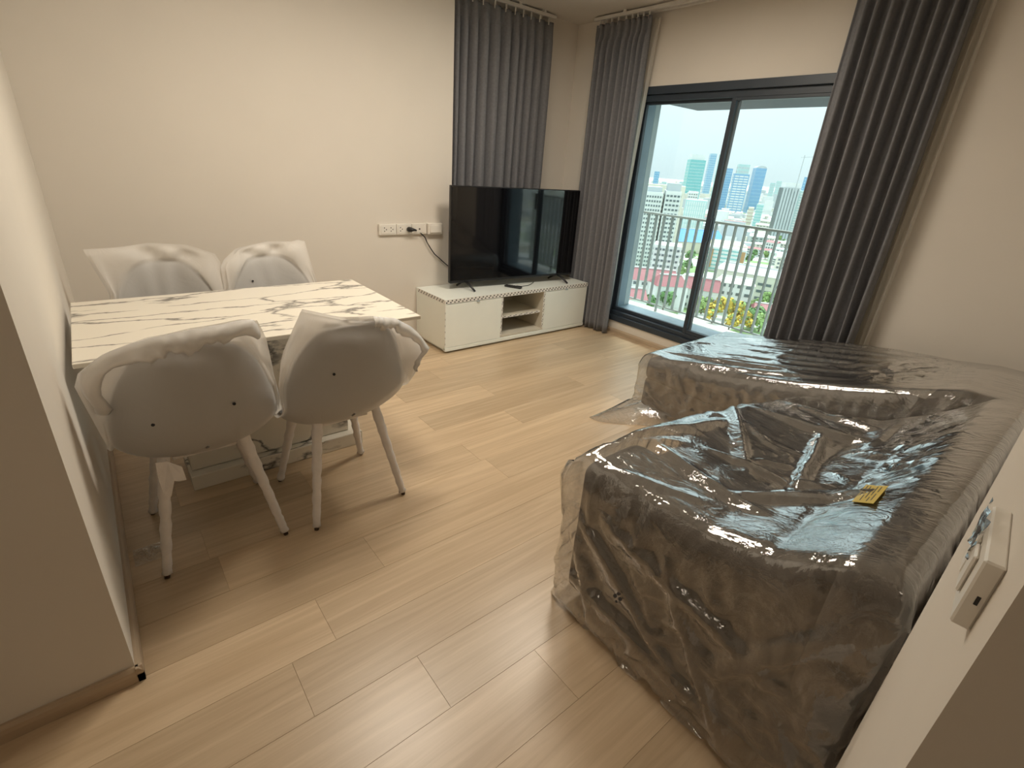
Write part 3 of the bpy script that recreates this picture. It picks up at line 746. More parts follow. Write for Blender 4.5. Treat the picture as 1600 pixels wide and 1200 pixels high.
# plastic bags: thin film relaxed over the stuffed shape (position based cloth)
def bag(name, label, x0, x1, y0, y1, H, step, slack, seed, iters, rnd=.06, flare=.02, hem=None, creases=(), z0=.02):
    rng = np.random.RandomState(seed)
    nx = int((x1 - x0) / step); ny = int((y1 - y0) / step); nz = int(.55 / step)
    idx = {}; lat = []
    def vid(i, j, k):
        key = (i, j, k)
        if key not in idx: idx[key] = len(lat); lat.append(key)
        return idx[key]
    F = []
    for i in range(nx):
        for j in range(ny): F.append((vid(i, j, nz), vid(i + 1, j, nz), vid(i + 1, j + 1, nz), vid(i, j + 1, nz)))
    for k in range(nz):
        for i in range(nx):
            F.append((vid(i, 0, k), vid(i + 1, 0, k), vid(i + 1, 0, k + 1), vid(i, 0, k + 1)))
            F.append((vid(i + 1, ny, k), vid(i, ny, k), vid(i, ny, k + 1), vid(i + 1, ny, k + 1)))
        for j in range(ny):
            F.append((vid(0, j + 1, k), vid(0, j, k), vid(0, j, k + 1), vid(0, j + 1, k + 1)))
            F.append((vid(nx, j, k), vid(nx, j + 1, k), vid(nx, j + 1, k + 1), vid(nx, j, k + 1)))
    Lt = np.array(lat); F = np.array(F)
    u = Lt[:, 0] / nx; v = Lt[:, 1] / ny; w_ = Lt[:, 2] / nz
    X = x0 + (x1 - x0) * u; Y = y0 + (y1 - y0) * v
    ztop = H(X, Y)
    Z = z0 + w_ * (ztop - z0)
    P = np.stack([X, Y, Z], 1)
    top = Lt[:, 2] == nz
    d = np.minimum(np.minimum(X - x0, x1 - X), np.minimum(Y - y0, y1 - Y))
    dd = np.clip(d, 0, rnd)
    P[top, 2] -= (rnd - np.sqrt(np.maximum(0, rnd ** 2 - (rnd - dd[top]) ** 2)))
    side = ~top
    P[side, 2] = np.minimum(P[side, 2], z0 + w_[side] * (ztop[side] - rnd - z0))
    # flare of the hem
    fx = np.where(u == 0, -1, np.where(u == 1, 1, 0)); fy = np.where(v == 0, -1, np.where(v == 1, 1, 0))
    fw = np.clip(1 - w_ * 2.2, 0, 1) ** 1.5 * side
    P[:, 0] += fx * flare * fw * (fx < 0); P[:, 1] += fy * flare * fw * (fy < 0)
    if hem: P = hem(P, u, v, w_, side)
    core0 = P.copy()
    E_ = set()
    for f in F:
        a, b, c, e = f
        for p, q in ((a, b), (b, c), (c, e), (e, a), (a, c), (b, e)):
            E_.add((min(p, q), max(p, q)))
    for (i, j, k), n_ in list(idx.items()):
        for dl in ((2, 0, 0), (0, 2, 0), (0, 0, 2)):
            m_ = idx.get((i + dl[0], j + dl[1], k + dl[2]))
            mid = idx.get((i + dl[0] // 2, j + dl[1] // 2, k + dl[2] // 2))
            if m_ is not None and mid is not None: E_.add((n_, m_, ) if n_ < m_ else (m_, n_))
    E_ = np.array(sorted(E_))
    rest = np.linalg.norm(P[E_[:, 0]] - P[E_[:, 1]], axis=1)
    # slack varies over the sheet so folds gather
    def fld(Q, sc, ph):
        return np.sin(Q[:, 0] * sc + ph) * np.sin(Q[:, 1] * sc * 1.3 + ph * 2) + np.sin(Q[:, 2] * sc * .8 + Q[:, 0] * sc * .5 + ph * 3)
    mid = (P[E_[:, 0]] + P[E_[:, 1]]) / 2
    sl_ = slack * (1 + .45 * fld(mid, 7, seed) + .35 * fld(mid, 17, seed + 1))
    isb = rest > np.median(rest) * 1.7
    stiff = np.where(isb, .05, .9)
    rest = rest * (1 + np.clip(sl_, .0, .2))
    nvert = len(P)
    deg = np.bincount(E_.ravel(), minlength=nvert)[:, None]
    def normals(P):
        a, b, c, e = (P[F[:, k]] for k in range(4))
        fn = np.cross(c - a, e - b); N = np.zeros_like(P)
        for k in range(4):
            for ax in range(3): N[:, ax] += np.bincount(F[:, k], fn[:, ax], nvert)
        return N / (np.linalg.norm(N, axis=1, keepdims=True) + 1e-12)
    N0 = normals(P)
    # tented creases pulled up in the film: (point, direction, half length, half width, height)
    lift = np.zeros(nvert)
    for (p_, d_, hl, hw_, am_) in creases:
        p_ = np.array(p_); d_ = np.array(d_, float); d_ /= np.linalg.norm(d_)
        rel = P - p_; al = rel @ d_; ds = np.linalg.norm(rel - al[:, None] * d_, axis=1)
        wob = hw_ * .5 * np.sin(al * 9 + seed + am_ * 300)
        lift = np.maximum(lift, am_ * np.clip(1 - np.abs(ds + wob * 0) / hw_, 0, 1) * np.clip(1.3 * (1 - (al / hl) ** 2), 0, 1))
    P = P + N0 * lift[:, None]
    core = P.copy(); N0 = normals(P)
    rest = np.maximum(rest, np.linalg.norm(P[E_[:, 0]] - P[E_[:, 1]], axis=1) * (1 + .3 * slack))
    P = P + N0 * (rng.rand(nvert)[:, None] * .016 + .004)
    vel = np.zeros_like(P)
    for it in range(iters):
        vel *= .86; vel[:, 2] -= .00010
        Q = P + vel
        for sub in range(2):
            dv_ = Q[E_[:, 1]] - Q[E_[:, 0]]; L = np.linalg.norm(dv_, axis=1) + 1e-9
            corr = (stiff * .5 * (L - rest) / L)[:, None] * dv_
            A = np.zeros_like(Q)
            for ax in range(3):
                A[:, ax] += np.bincount(E_[:, 0], corr[:, ax], nvert) - np.bincount(E_[:, 1], corr[:, ax], nvert)
            Q = Q + A / deg * 2.2
        # keep outside of the stuffed core (and not too far from it)
        off = ((Q - core) * N0).sum(1)
        lo = np.where(off < .0, -off, 0); hi = np.where(off > .03, .03 - off, 0)
        Q = Q + N0 * (lo + hi)[:, None]
        tan = (Q - core) - N0 * ((Q - core) * N0).sum(1)[:, None]
        tl_ = np.linalg.norm(tan, axis=1, keepdims=True); Q = Q - tan * np.clip(1 - .035 / (tl_ + 1e-9), 0, 1)
        Q[:, 2] = np.maximum(Q[:, 2], .003)
        vel = Q - P; P = Q
    o = obj(name, ([tuple(p) for p in P], [], [tuple(int(q) for q in f) for f in F]), 'film', None, True)
    tag(o, label, 'plastic cover', 'clear plastic covers')
    return o, P
H1X = [-.89, -.60, -.43, -.28, -.14, -.02]; H1Y = [1.0, 1.33, 1.6, 2.0, 2.47]
H1T = np.array([[.60, .588, .60, .64, .72, .755], [.612, .585, .585, .635, .74, .775], [.584, .525, .515, .585, .745, .785],
                [.515, .495, .505, .60, .75, .785], [.43, .47, .52, .62, .74, .775]])
def H1(x, y):
    x = np.asarray(x, float); y = np.asarray(y, float)
    rows = np.stack([np.interp(x, H1X, r_) for r_ in H1T], 0)
    j = np.clip(np.searchsorted(H1Y, y) - 1, 0, 3); y0_ = np.take(H1Y, j); y1_ = np.take(H1Y, j + 1)
    t = np.clip((y - y0_) / (y1_ - y0_), 0, 1); t = t * t * (3 - 2 * t) * .5 + t * .5
    i = np.arange(len(x))
    return rows[j, i] * (1 - t) + rows[j + 1, i] * t
def H2(x, y):
    t = np.clip((x + 1.69) / 1.45, 0, 1)
    zb = np.interp(y, [2.5, 3.0, 3.45], [.715, .70, .63])
    sag = np.interp(y, [2.5, 2.9, 3.2, 3.45], [.06, .045, .0, .0])
    return .392 * (1 - t) + zb * t - sag * 4 * t * (1 - t)
def hem2(P, u, v, w_, side):
    # loose hem spread over the floor at the near left corner
    k = np.exp(-((u - .0) / .10) ** 2) * np.exp(-(v / .10) ** 2)
    low = np.clip(1 - w_ * 3.5, 0, 1) ** 2 * side
    P[:, 1] -= .30 * k * low; P[:, 0] -= .03 * k * low
    return P
rg = np.random.RandomState(31)
def surf1(x, y): return (x, y, float(H1(np.array([x]), np.array([y]))[0]))
def surf2(x, y): return (x, y, float(H2(np.array([x]), np.array([y]))[0]))
CR1 = [(surf1(-.72, 1.75), (.5, -.8, .0), .45, .035, .030), (surf1(-.55, 1.5), (.9, .35, 0), .35, .03, .026), (surf1(-.45, 1.75), (.25, -1, 0), .4, .035, .034),
       (surf1(-.80, 1.45), (.1, 1, -.1), .5, .03, .022), (surf1(-.6, 2.1), (1, .1, .1), .4, .035, .032), (surf1(-.35, 1.35), (.7, .6, .2), .35, .03, .028),
       (surf1(-.55, 1.25), (1, -.15, 0), .35, .03, .02), (surf1(-.3, 1.9), (.9, -.4, .3), .35, .03, .022), (surf1(-.5, 2.3), (1, -.3, .1), .4, .035, .03),
       ((-.80, 1.02, .33), (.45, 0, -1), .32, .03, .024), ((-.86, 1.02, .40), (.12, 0, -1), .4, .03, .026), ((-.62, 1.02, .30), (.8, 0, -.55), .3, .028, .022),
       ((-.45, 1.02, .42), (1, 0, -.2), .35, .03, .022), ((-.35, 1.02, .25), (.6, 0, -.9), .3, .03, .024), ((-.2, 1.02, .45), (.5, 0, .8), .3, .028, .022), ((-.55, 1.02, .15), (1, 0, -.15), .4, .03, .02)]
for k in range(34):
    if k % 2: q = surf1(rg.uniform(-.85, -.1), rg.uniform(1.1, 2.4)); d_ = (rg.normal(), rg.normal(), 0.)
    else: q = (rg.uniform(-.86, -.08), 1.02, rg.uniform(.08, .55)); d_ = (rg.normal(), 0., rg.normal())
    CR1.append((q, d_, rg.uniform(.08, .25), rg.uniform(.016, .028), rg.uniform(.006, .016)))
CR2 = []
for k in range(9):
    y = 2.55 + .85 * k / 8
    CR2.append((surf2(-1.15 + rg.uniform(-.2, .3), y), (1, rg.uniform(-.12, .22), .2), rg.uniform(.4, .7), .03, rg.uniform(.012, .028)))
for k in range(26):
    if k % 3: q = surf2(rg.uniform(-1.65, -.3), rg.uniform(2.52, 3.4)); d_ = (1., rg.normal() * .5, 0.)
    else: q = (rg.uniform(-1.66, -.9), 2.49, rg.uniform(.05, .33)); d_ = (rg.normal() * .6, 0., 1.)
    CR2.append((q, d_, rg.uniform(.1, .3), rg.uniform(.018, .028), rg.uniform(.006, .016)))
b1, P1 = bag('plastic_cover', 'clear plastic bag crumpled over the near sofa section', -.882, -.028, 1.022, 2.462, H1, .0125, .05, 1, 70, flare=.004, creases=CR1, z0=.03)
b2, P2 = bag('plastic_cover', 'clear plastic bag stretched over the long chaise section', -1.70, -.028, 2.485, 3.445, H2, .0135, .04, 2, 60, rnd=.05, flare=.02, hem=hem2, creases=CR2, z0=.012)

# yellow printed label on the near bag
lb = thing('label_sticker', 'yellow printed label on the plastic over the near sofa', 'label', (0, 0, 0))
def on_bag(px, py, P=P1, H=H1):
    d = ray(px, py); d = d / np.linalg.norm(d)
    rel = P - EYE; tt = rel @ d; q = np.linalg.norm(rel - tt[:, None] * d, axis=1)
    near = np.argsort(q)[:6]
    return EYE + d * (tt[near].min() - .004)
qa = [Vector(on_bag(*p)) for p in ((1353, 757), (1388, 759), (1366, 790), (1331, 783))]
cen = sum(qa, Vector()) / 4
nn = (qa[1] - qa[0]).cross(qa[3] - qa[0]).normalized()
if nn.z < 0: nn = -nn
qa = [cen + (q - cen) - nn * ((q - cen).dot(nn)) for q in qa]
lb.location = cen
def quadmesh(name, c, mat, th, par, lift=0.):
    bm = bmesh.new()
    a = [bm.verts.new(q - cen + nn * lift) for q in c]; b = [bm.verts.new(q - cen + nn * (lift + th)) for q in c]
    bm.faces.new(a); bm.faces.new(b)
    for i in range(4): bm.faces.new((a[i], a[(i + 1) % 4], b[(i + 1) % 4], b[i]))
    return obj(name, bm, mat, par)
quadmesh('paper', qa, 'yellow', .0008, lb)
def bil(u, v): return qa[0].lerp(qa[1], u).lerp(qa[3].lerp(qa[2], u), v)
rng = np.random.RandomState(3)
for u0, a, b in ((.14, .05, .35), (.14, .45, .62), (.30, .1, .5), (.30, .6, .9), (.46, .2, .75), (.62, .08, .6), (.62, .7, .92), (.78, .1, .4), (.78, .5, .85)):
    quadmesh('print_line', [bil(u0 - .022, a), bil(u0 + .022, a), bil(u0 + .022, b), bil(u0 - .022, b)], 'mark', .0003, lb, .0009)

for k, (px, py, r_) in enumerate(((961, 931, .006), (968, 928, .004), (969, 936, .006), (963, 940, .004))):
    p_ = Vector(on_bag(px, py)); d_ = Vector(ray(px, py)).normalized()
    bm = bmesh.new(); bm_tube(bm, [p_ - d_ * .001, p_ + d_ * .003], r_, 8); obj('print_mark', bm, 'mark', b1)
# small crumpled scrap of plastic by the left wall
rng = np.random.RandomState(12)
V = []; F = []
for i in range(15):
    for j in range(13):
        V.append(((i / 14 - .5) * .10, (j / 12 - .5) * .09, .004 + .022 * rng.rand() * math.sin(math.pi * i / 14) * math.sin(math.pi * j / 12)))
for i in range(14):
    for j in range(12): F.append((i * 13 + j, i * 13 + j + 1, i * 13 + j + 14, i * 13 + j + 13))
o = obj('plastic_scrap', (V, [], F), 'film', None, False, loc=(-1.88, -.085, 0)); tag(o, 'small crumpled clear plastic scrap on the floor by the left wall', 'plastic scrap')

# ================================================================== CITY OUTSIDE
GZ = -50.
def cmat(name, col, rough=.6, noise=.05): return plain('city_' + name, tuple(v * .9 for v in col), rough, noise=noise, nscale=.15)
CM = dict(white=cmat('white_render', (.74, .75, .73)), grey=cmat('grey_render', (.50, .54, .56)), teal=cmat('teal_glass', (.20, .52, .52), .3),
          blue=cmat('blue_glass', (.20, .40, .60), .3), pale=cmat('hazed_blue_glass', (.36, .54, .66), .35), win=cmat('window_dark', (.13, .16, .17), .3),  # the pale blue has distance haze put into the colour
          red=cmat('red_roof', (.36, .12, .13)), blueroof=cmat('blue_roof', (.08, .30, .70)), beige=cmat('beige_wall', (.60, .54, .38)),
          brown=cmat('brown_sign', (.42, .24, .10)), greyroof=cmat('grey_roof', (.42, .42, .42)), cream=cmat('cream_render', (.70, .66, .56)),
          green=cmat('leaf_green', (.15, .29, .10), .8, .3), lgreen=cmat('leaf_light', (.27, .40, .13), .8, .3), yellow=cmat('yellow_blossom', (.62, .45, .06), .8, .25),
          trunk=cmat('bark', (.14, .10, .07), .9), steel=cmat('crane_steel', (.45, .48, .5)), lightteal=cmat('hazed_teal_glass', (.45, .62, .62), .4))  # pale teal likewise paints in the haze of far towers
# ground
m, n, l, b = nmat('city_ground'); t = n.new('ShaderNodeTexCoord'); x = n.new('ShaderNodeTexVoronoi'); x.inputs['Scale'].default_value = .06
l.new(t.outputs['Object'], x.inputs['Vector']); c = n.new('ShaderNodeValToRGB')
c.color_ramp.elements[0].color = (.20, .30, .12, 1); c.color_ramp.elements[1].color = (.60, .60, .57, 1); c.color_ramp.elements[0].position = .25; c.color_ramp.elements[1].position = .5
l.new(x.outputs['Color'], c.inputs[0]); l.new(c.outputs[0], b.inputs['Base Color']); b.inputs['Roughness'].default_value = .9
g = bx('city_ground', (-5000, 60, GZ - 2), (3000, 6000, GZ), m); struct(g, 'hazy city ground far below the balcony')

FOOT = []
def tower(name, label, pxl, pxr, pyt, Y, depth, mat, rows=0, cols=0, wmat='win', ww=.55, wh=.5, crown=None, twist=0., cat='building', group='distant towers', zb=GZ, pyc=None, round_top=False, vert=False):
    pm = (pxl + pxr) / 2
    P = at_y(pm, pyt, Y); A = at_y(pxl, pyt, Y); B = at_y(pxr, pyt, Y)
    face = math.atan2(-P[1], -P[0])                     # towards the room
    dirv = np.array([-math.sin(face), math.cos(face)])
    wdt = abs((B - A)[:2] @ dirv)
    h = P[2] - zb
    FOOT.append((P[0], P[1], max(wdt, depth) * 1.2 + 6))
    t = thing(name, label, cat, (P[0], P[1], zb), face + R(twist), group)
    # local: +x faces the room, y runs along the facade
    bx('body', (-depth, -wdt / 2, 0), (0, wdt / 2, h), CM[mat], t)
    if crown:
        bx('crown', (-depth * .85, -wdt * .42, h), (-depth * .1, wdt * .42, h + crown), CM['white' if mat != 'white' else 'grey'], t)
    if round_top:
        bm = bmesh.new(); k = 14
        pts_ = [(-wdt / 2 + wdt * i / k, math.sqrt(max(0, 1 - (2 * i / k - 1) ** 2)) * wdt * .22) for i in range(k + 1)]
        a = [bm.verts.new((0, y, h + z)) for y, z in pts_]; c_ = [bm.verts.new((-depth, y, h + z)) for y, z in pts_]
        for i in range(k): bm.faces.new((a[i], a[i + 1], c_[i + 1], c_[i]))
        bm.faces.new(a); bm.faces.new(c_[::-1]); obj('vault', bm, CM['grey'], t)
    if rows:
        bm = bmesh.new()
        for side in (0, 1):
            span = wdt if side == 0 else depth
            cs = cols if side == 0 else max(1, int(cols * depth / wdt))
            for r in range(rows):
                for c in range(cs):
                    y = (c + .5) / cs * span * .92 - span * .46; z = h * (.03 + .94 * (r + .5) / rows)
                    dy = span / cs * ww / 2; dz = h / rows * wh / 2
                    if side == 0: bm_box(bm, (-.05, y - dy, z - dz), (.25, y + dy, z + dz))
                    else:
                        bm_box(bm, (-depth / 2 + y - dy, wdt / 2 - .05, z - dz), (-depth / 2 + y + dy, wdt / 2 + .25, z + dz))
                        bm_box(bm, (-depth / 2 + y - dy, -wdt / 2 - .25, z - dz), (-depth / 2 + y + dy, -wdt / 2 + .05, z + dz))
        o = obj('window_grid', bm, CM[wmat], t); o['kind'] = 'stuff'
    return t, wdt, h
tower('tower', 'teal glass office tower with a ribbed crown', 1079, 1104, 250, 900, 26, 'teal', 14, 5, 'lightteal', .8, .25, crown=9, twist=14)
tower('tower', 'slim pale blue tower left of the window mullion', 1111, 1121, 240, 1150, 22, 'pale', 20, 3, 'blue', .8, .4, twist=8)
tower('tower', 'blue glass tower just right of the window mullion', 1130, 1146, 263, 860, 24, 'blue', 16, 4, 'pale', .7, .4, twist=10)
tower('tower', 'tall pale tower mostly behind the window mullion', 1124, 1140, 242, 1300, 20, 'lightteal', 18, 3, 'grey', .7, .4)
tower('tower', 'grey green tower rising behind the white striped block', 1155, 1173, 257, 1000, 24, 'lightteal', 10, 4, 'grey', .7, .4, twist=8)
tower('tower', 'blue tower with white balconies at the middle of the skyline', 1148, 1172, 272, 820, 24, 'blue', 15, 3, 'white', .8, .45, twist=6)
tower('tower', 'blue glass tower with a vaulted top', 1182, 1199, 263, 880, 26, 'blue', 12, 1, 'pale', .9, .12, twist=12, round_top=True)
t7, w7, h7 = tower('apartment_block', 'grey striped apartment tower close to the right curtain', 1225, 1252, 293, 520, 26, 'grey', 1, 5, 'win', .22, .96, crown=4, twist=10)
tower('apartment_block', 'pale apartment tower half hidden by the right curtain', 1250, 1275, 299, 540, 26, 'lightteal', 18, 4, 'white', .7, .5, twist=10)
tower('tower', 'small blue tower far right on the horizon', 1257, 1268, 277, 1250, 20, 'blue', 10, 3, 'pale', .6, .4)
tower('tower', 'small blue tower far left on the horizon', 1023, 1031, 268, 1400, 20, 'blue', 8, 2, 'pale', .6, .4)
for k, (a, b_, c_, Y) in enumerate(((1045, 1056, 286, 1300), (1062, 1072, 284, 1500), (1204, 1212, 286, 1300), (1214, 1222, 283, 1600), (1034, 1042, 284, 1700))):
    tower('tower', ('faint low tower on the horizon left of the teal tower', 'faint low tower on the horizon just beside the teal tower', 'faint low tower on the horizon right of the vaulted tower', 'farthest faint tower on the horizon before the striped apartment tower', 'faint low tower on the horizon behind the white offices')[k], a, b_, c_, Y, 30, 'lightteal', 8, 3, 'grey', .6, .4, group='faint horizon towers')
# crane
P = at_y(1244, 292, 520); ct = thing('tower_crane', 'thin crane mast over the apartment towers', 'crane', (P[0], P[1], P[2]))
bm = bmesh.new(); bm_tube(bm, [(0, 0, -4), (0, 0, 27)], .35, 6); obj('mast', bm, CM['steel'], ct)
bm = bmesh.new(); bm_tube(bm, [(-3, 0, 25), (8, 2, 26)], .25, 6); obj('jib', bm, CM['steel'], ct)
# white office blocks on the left
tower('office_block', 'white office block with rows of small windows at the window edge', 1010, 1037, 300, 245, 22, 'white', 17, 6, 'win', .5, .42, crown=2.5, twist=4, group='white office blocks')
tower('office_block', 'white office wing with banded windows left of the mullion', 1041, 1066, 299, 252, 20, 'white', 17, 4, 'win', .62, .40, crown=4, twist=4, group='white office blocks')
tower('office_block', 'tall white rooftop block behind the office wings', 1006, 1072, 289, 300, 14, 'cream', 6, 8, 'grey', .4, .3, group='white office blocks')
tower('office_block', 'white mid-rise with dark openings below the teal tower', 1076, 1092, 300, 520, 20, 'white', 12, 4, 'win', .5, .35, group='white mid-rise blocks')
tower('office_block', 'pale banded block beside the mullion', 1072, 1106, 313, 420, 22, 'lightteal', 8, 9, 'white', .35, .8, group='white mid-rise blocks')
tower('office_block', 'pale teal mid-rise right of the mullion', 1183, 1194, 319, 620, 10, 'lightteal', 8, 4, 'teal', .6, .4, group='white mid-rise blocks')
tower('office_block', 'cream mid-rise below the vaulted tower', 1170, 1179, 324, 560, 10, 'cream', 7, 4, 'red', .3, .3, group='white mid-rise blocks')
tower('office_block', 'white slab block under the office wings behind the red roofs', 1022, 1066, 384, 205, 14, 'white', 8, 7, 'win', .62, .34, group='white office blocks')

# low buildings with pitched roofs
def hall(name, label, px, py, Yd, w_, d_, h_, rh, wall, roof, rot=0., group=None, hip=.15, wins=0):
    """px,py: image position of the ridge centre, at depth Yd; stands on the city ground"""
    P = at_y(px, py, Yd); zt_ = P[2] - GZ
    h_ = max(2., zt_ - rh); FOOT.append((P[0], P[1], max(w_, d_) * .75))
    t = thing(name, label, 'building', (P[0], P[1], GZ), math.atan2(-P[1], -P[0]) + R(rot), group)
    bx('walls', (-d_ / 2, -w_ / 2, 0), (d_ / 2, w_ / 2, h_), CM[wall], t)
    bm = bmesh.new(); e = .06
    c4 = [bm.verts.new(v) for v in ((d_ / 2 * (1 + e), -w_ / 2 * (1 + e), h_), (d_ / 2 * (1 + e), w_ / 2 * (1 + e), h_), (-d_ / 2 * (1 + e), w_ / 2 * (1 + e), h_), (-d_ / 2 * (1 + e), -w_ / 2 * (1 + e), h_))]
    ra = bm.verts.new((0, -w_ / 2 * (1 - hip), h_ + rh)); rb_ = bm.verts.new((0, w_ / 2 * (1 - hip), h_ + rh))
    bm.faces.new((c4[0], c4[1], rb_, ra)); bm.faces.new((c4[2], c4[3], ra, rb_)); bm.faces.new((c4[1], c4[2], rb_)); bm.faces.new((c4[3], c4[0], ra)); bm.faces.new(c4)
    obj('roof', bm, CM[roof], t)
    bx('ridge', (-.35, -w_ / 2 * (1 - hip), h_ + rh - .2), (.35, w_ / 2 * (1 - hip), h_ + rh + .25), CM['white'], t)
    if wins:
        bm = bmesh.new()
        for k in range(wins):
            y = (k + .5) / wins * w_ * .94 - w_ * .47
            for z in np.arange(1.6, h_ - .8, 3.2): bm_box(bm, (d_ / 2 - .05, y - w_ / wins * .3, z - .6), (d_ / 2 + .15, y + w_ / wins * .3, z + .6))
        o = obj('window_grid', bm, CM['win'], t); o['kind'] = 'stuff'
    return t
hall('hall', 'red roofed hall at the left behind the railing', 1016, 419, 185, 23, 11, 9, 4.5, 'white', 'red', 6, 'red roofed halls', .06, 6)
hall('hall', 'red roofed wing with a white gable beside the mullion', 1048, 429, 180, 13, 9, 8, 4, 'white', 'red', 22, 'red roofed halls', .3)
hall('hall', 'bright red roofed annex low at the left edge of the window', 985, 449, 160, 13, 9, 6, 3.5, 'white', 'red', 8, 'red roofed halls', .1)
hall('hall', 'small red roofed hall right of the mullion', 1100, 434, 196, 15, 9, 9, 4.5, 'white', 'red', -6, 'red roofed halls', .1, 4)
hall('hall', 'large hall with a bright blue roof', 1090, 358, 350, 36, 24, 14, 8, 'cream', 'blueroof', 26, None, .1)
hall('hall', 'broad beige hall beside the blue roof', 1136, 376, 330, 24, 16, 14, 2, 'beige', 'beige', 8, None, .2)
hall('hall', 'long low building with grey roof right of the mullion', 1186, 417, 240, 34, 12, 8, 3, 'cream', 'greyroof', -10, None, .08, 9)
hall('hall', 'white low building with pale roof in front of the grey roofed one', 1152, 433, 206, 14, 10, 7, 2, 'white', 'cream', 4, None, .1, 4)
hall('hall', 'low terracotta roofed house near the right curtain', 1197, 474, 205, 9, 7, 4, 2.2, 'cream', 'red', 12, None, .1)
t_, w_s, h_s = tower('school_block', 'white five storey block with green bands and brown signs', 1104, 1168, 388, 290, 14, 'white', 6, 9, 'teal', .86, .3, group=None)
for k, yy in enumerate((-w_s * .36, w_s * .43)):
    bx('brown_sign', (.3, yy - 1.0, h_s * .15), (.9, yy + 1.0, h_s * .92), CM['brown'], t_)
# dense low town: single houses, then the far carpet of roofs
rng = np.random.RandomState(21)
hm = []
for k, (wall, roof) in enumerate((('white', 'greyroof'), ('cream', 'greyroof'), ('white', 'red'), ('grey', 'white'), ('white', 'lightteal'), ('cream', 'white'))):
    bm = bmesh.new(); bm_box(bm, (-5, -7, 0), (5, 7, 9)); body = bpy.data.meshes.new('house_body'); bm.to_mesh(body); bm.free(); body.materials.append(CM[wall])
    bm = bmesh.new()
    vv = [bm.verts.new(v) for v in ((-5.4, -7.4, 9), (5.4, -7.4, 9), (5.4, 7.4, 9), (-5.4, 7.4, 9), (0, -7.4, 10.5 + k % 2), (0, 7.4, 10.5 + k % 2))]
    for f in ((0, 1, 4), (2, 3, 5), (1, 2, 5, 4), (3, 0, 4, 5), (3, 2, 1, 0)): bm.faces.new([vv[i] for i in f])
    bmesh.ops.recalc_face_normals(bm, faces=bm.faces[:]); rf = bpy.data.meshes.new('house_roof'); bm.to_mesh(rf); bm.free(); rf.materials.append(CM[roof])
    bm = bmesh.new()
    for z in (1.8, 4.6, 7.2):
        for y in (-4.6, -1.6, 1.6, 4.6): bm_box(bm, (4.95, y - .9, z - .7), (5.1, y + .9, z + .7))
    wn = bpy.data.meshes.new('house_windows'); bm.to_mesh(wn); bm.free(); wn.materials.append(CM['win'])
    hm.append((body, rf, wn))
cnt = tries = 0
while cnt < 110 and tries < 4000:
    tries += 1
    px = rng.uniform(1015, 1290); py = rng.uniform(318, 425) if cnt < 90 else rng.uniform(400, 450)
    G = at_z(px, py, GZ)
    if G[1] < 235 or G[1] > 780: continue
    if 1060 < px < 1180 and 345 < py < 425: continue
    if px < 1072 and py > 320: continue
    if any((G[0] - a) ** 2 + (G[1] - b_) ** 2 < (r_ + 8) ** 2 for a, b_, r_ in FOOT): continue
    FOOT.append((G[0], G[1], 9)); k = rng.randint(len(hm))
    t = thing('town_house', 'small ' + ('white town house with a grey', 'cream town house with a grey', 'white town house with a red', 'grey town house with a white', 'white town house with a pale teal', 'cream town house with a white')[k] + ' roof among the low rooftops', 'building', tuple(G), math.atan2(-G[1], -G[0]) + rng.uniform(-.4, .4), 'low town houses')
    sc = rng.uniform(.55, 1.0); t.scale = (sc, sc * rng.uniform(.8, 1.5), rng.uniform(.5, .95))
    for nm_, me in zip(('body', 'roof', 'windows'), hm[k]):
        o = bpy.data.objects.new(nm_, me); COL.objects.link(o); o.parent = t
    cnt += 1
V = []; F = []; MI = []
far = bmesh.new()
for k in range(9000):
    Y = 400 + 1900 * rng.rand() ** 1.5; X = -Y * rng.uniform(.30, .98)
    if k > 6500: Y = 90 + 900 * rng.rand(); X = rng.uniform(-.25 * Y, 900)
    if any((X - a) ** 2 + (Y - b_) ** 2 < (r_ + 11) ** 2 for a, b_, r_ in FOOT): continue
    a, b_, h_ = rng.uniform(3, 8), rng.uniform(3, 9), rng.uniform(4, 11) * (1 + (rng.rand() < .05) * 1.5)
    n0 = len(V)
    rt = math.atan2(-Y, -X) + rng.uniform(-.5, .5); c_, s_ = math.cos(rt), math.sin(rt)
    for z in (GZ, GZ + h_):
        for dx, dy in ((-a, -b_), (a, -b_), (a, b_), (-a, b_)): V.append((X + dx * c_ - dy * s_, Y + dx * s_ + dy * c_, z))
    mi = rng.randint(0, 3)
    for f, m_ in (((0, 1, 5, 4), mi), ((1, 2, 6, 5), mi), ((2, 3, 7, 6), mi), ((3, 0, 4, 7), mi), ((4, 5, 6, 7), 3 + (rng.rand() < .35) + (rng.rand() < .10))):
        F.append(tuple(n0 + q for q in f)); MI.append(int(m_))
far.free()
fo = obj('distant_rooftops', (V, [], F), CM['white'])
for q in ('cream', 'grey', 'greyroof', 'white', 'red'): fo.data.materials.append(CM[q])
for p, m_ in zip(fo.data.polygons, MI): p.material_index = m_
tag(fo, 'carpet of tiny distant city rooftops below the skyline', 'rooftops', kind='stuff')
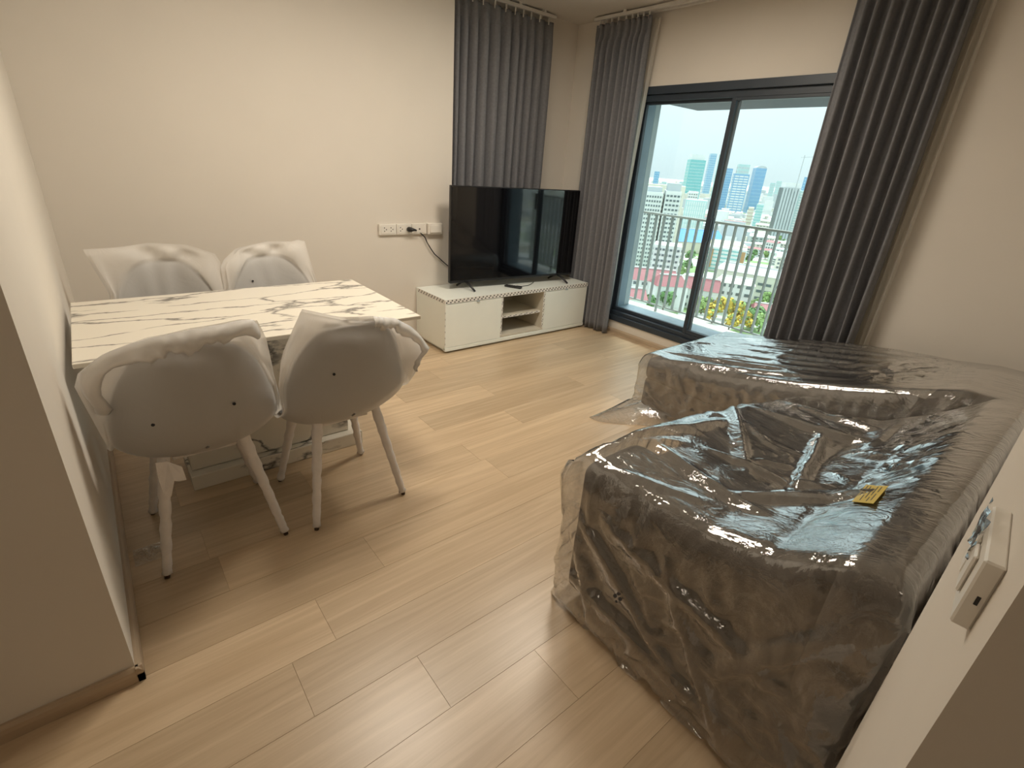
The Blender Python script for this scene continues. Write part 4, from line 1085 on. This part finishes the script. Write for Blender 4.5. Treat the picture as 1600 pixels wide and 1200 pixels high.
# trees
def tree_mesh(seed, n=260, rad=5., leaf=.8):
    rng = np.random.RandomState(seed); V = []; F = []
    cl = [(rng.uniform(-.55, .55) * rad, rng.uniform(-.55, .55) * rad, rng.uniform(.1, 1.0) * rad, rng.uniform(.35, .6) * rad) for _ in range(9)]
    for k in range(n):
        c = cl[rng.randint(9)]; d = rng.normal(size=3); d /= np.linalg.norm(d); p = np.array(c[:3]) + d * c[3] * rng.uniform(.75, 1.05)
        a = np.cross(d, rng.normal(size=3)); a /= np.linalg.norm(a); b_ = np.cross(d, a); b_ = b_ + d * rng.uniform(-.5, .5); n0 = len(V)
        s = leaf * rng.uniform(.7, 1.4)
        for q in (-a * s, b_ * s, a * s, -b_ * s): V.append(tuple(p + q))
        F.append((n0, n0 + 1, n0 + 2, n0 + 3))
    me = bpy.data.meshes.new('crown'); me.from_pydata(V, [], F); return me
crowns = {}
for k, m_ in enumerate(('green', 'lgreen', 'yellow')):
    crowns[m_] = []
    for q in range(2):
        me = tree_mesh(50 + 7 * k + q, n=420); me.materials.append(CM[m_])
        if m_ == 'yellow':
            me.materials.append(CM['lgreen'])
            for p in me.polygons: p.material_index = int(p.index % 4 == 0)
        crowns[m_].append(me)
bm = bmesh.new(); bm_tube(bm, [(0, 0, 0), (.1, 0, 3), (0, .2, 6)], [.45, .35, .2], 8); trunk = bpy.data.meshes.new('trunk'); bm.to_mesh(trunk); bm.free(); trunk.materials.append(CM['trunk'])
TR = [('yellow', 1112, 505, 1.1), ('yellow', 1130, 497, 1.25), ('yellow', 1148, 503, 1.15), ('yellow', 1160, 515, 1.0), ('yellow', 1138, 516, .9), ('yellow', 1190, 452, .8), ('yellow', 1212, 440, .8),
      ('lgreen', 1026, 481, 1.1), ('lgreen', 1043, 479, 1.3), ('lgreen', 1060, 476, 1.2), ('yellow', 1066, 470, .9), ('green', 1035, 486, 1.1), ('green', 1080, 470, 1.0), ('lgreen', 1098, 472, 1.0), ('green', 1110, 470, .9),
      ('green', 1200, 458, 1.2), ('green', 1215, 452, 1.2), ('lgreen', 1205, 447, 1.0), ('green', 1183, 468, .9), ('green', 1126, 452, .8), ('lgreen', 1165, 490, .9), ('lgreen', 1177, 488, .8), ('green', 1172, 512, 1.0), ('lgreen', 1185, 518, 1.0),
      ('green', 1050, 428, .9), ('green', 1036, 424, .9), ('lgreen', 1062, 433, .8), ('green', 1072, 425, 1.0), ('green', 1075, 410, 1.0), ('green', 1168, 412, .8), ('green', 1178, 402, .8), ('lgreen', 1195, 405, .8), ('green', 1205, 388, .8), ('green', 1188, 385, .9),
      ('lgreen', 1095, 490, 1.0), ('green', 1012, 490, 1.0), ('green', 1145, 470, .9), ('green', 1155, 462, .8), ('lgreen', 1010, 440, .8), ('green', 1230, 395, .9),
      ('lgreen', 1168, 448, .8), ('green', 1176, 458, .9), ('lgreen', 1196, 478, .9), ('green', 1204, 486, .9), ('lgreen', 1192, 497, 1.0), ('green', 1180, 503, .9), ('lgreen', 1158, 478, .8),
      ('green', 1214, 470, .9), ('lgreen', 1222, 462, .9), ('green', 1118, 484, .8), ('lgreen', 1126, 478, .8), ('green', 1150, 486, .7), ('lgreen', 1160, 398, .7), ('green', 1172, 390, .7), ('lgreen', 1215, 378, .8), ('green', 1222, 384, .8)]
ORD = ['leftmost', 'second', 'third', 'fourth', 'fifth', 'sixth', 'seventh', 'eighth', 'ninth', 'tenth', 'eleventh', 'twelfth', 'thirteenth', 'fourteenth', 'fifteenth', 'sixteenth', 'seventeenth', 'eighteenth', 'nineteenth', 'twentieth'] + ['twenty-' + q for q in ('first', 'second', 'third', 'fourth', 'fifth', 'sixth', 'seventh', 'eighth', 'ninth')]
def rank(m_, px, py):
    r_ = sorted((q[1], q[2]) for q in TR if q[0] == m_).index((px, py))
    return ORD[r_] if r_ == 0 else ORD[r_] + ' from the left'
for m_, px, py, sc in TR:
    G = at_z(px, py, GZ)
    kind = {'yellow': 'yellow flowering tree below the balcony, ' + rank(m_, px, py) + ' of its colour', 'lgreen': 'light green tree below the balcony, ' + rank(m_, px, py) + ' of its colour', 'green': 'dark green tree below the balcony, ' + rank(m_, px, py) + ' of its colour'}[m_]
    t = thing('tree', kind, 'tree', tuple(G), rng.uniform(0, 6), {'yellow': 'yellow flowering trees', 'lgreen': 'light green trees', 'green': 'dark green trees'}[m_])
    sc *= .7; t.scale = (sc, sc, sc)
    o = bpy.data.objects.new('crown', crowns[m_][rng.randint(2)]); COL.objects.link(o); o.parent = t; o.location = (0, 0, 4)
    o = bpy.data.objects.new('trunk', trunk); COL.objects.link(o); o.parent = t
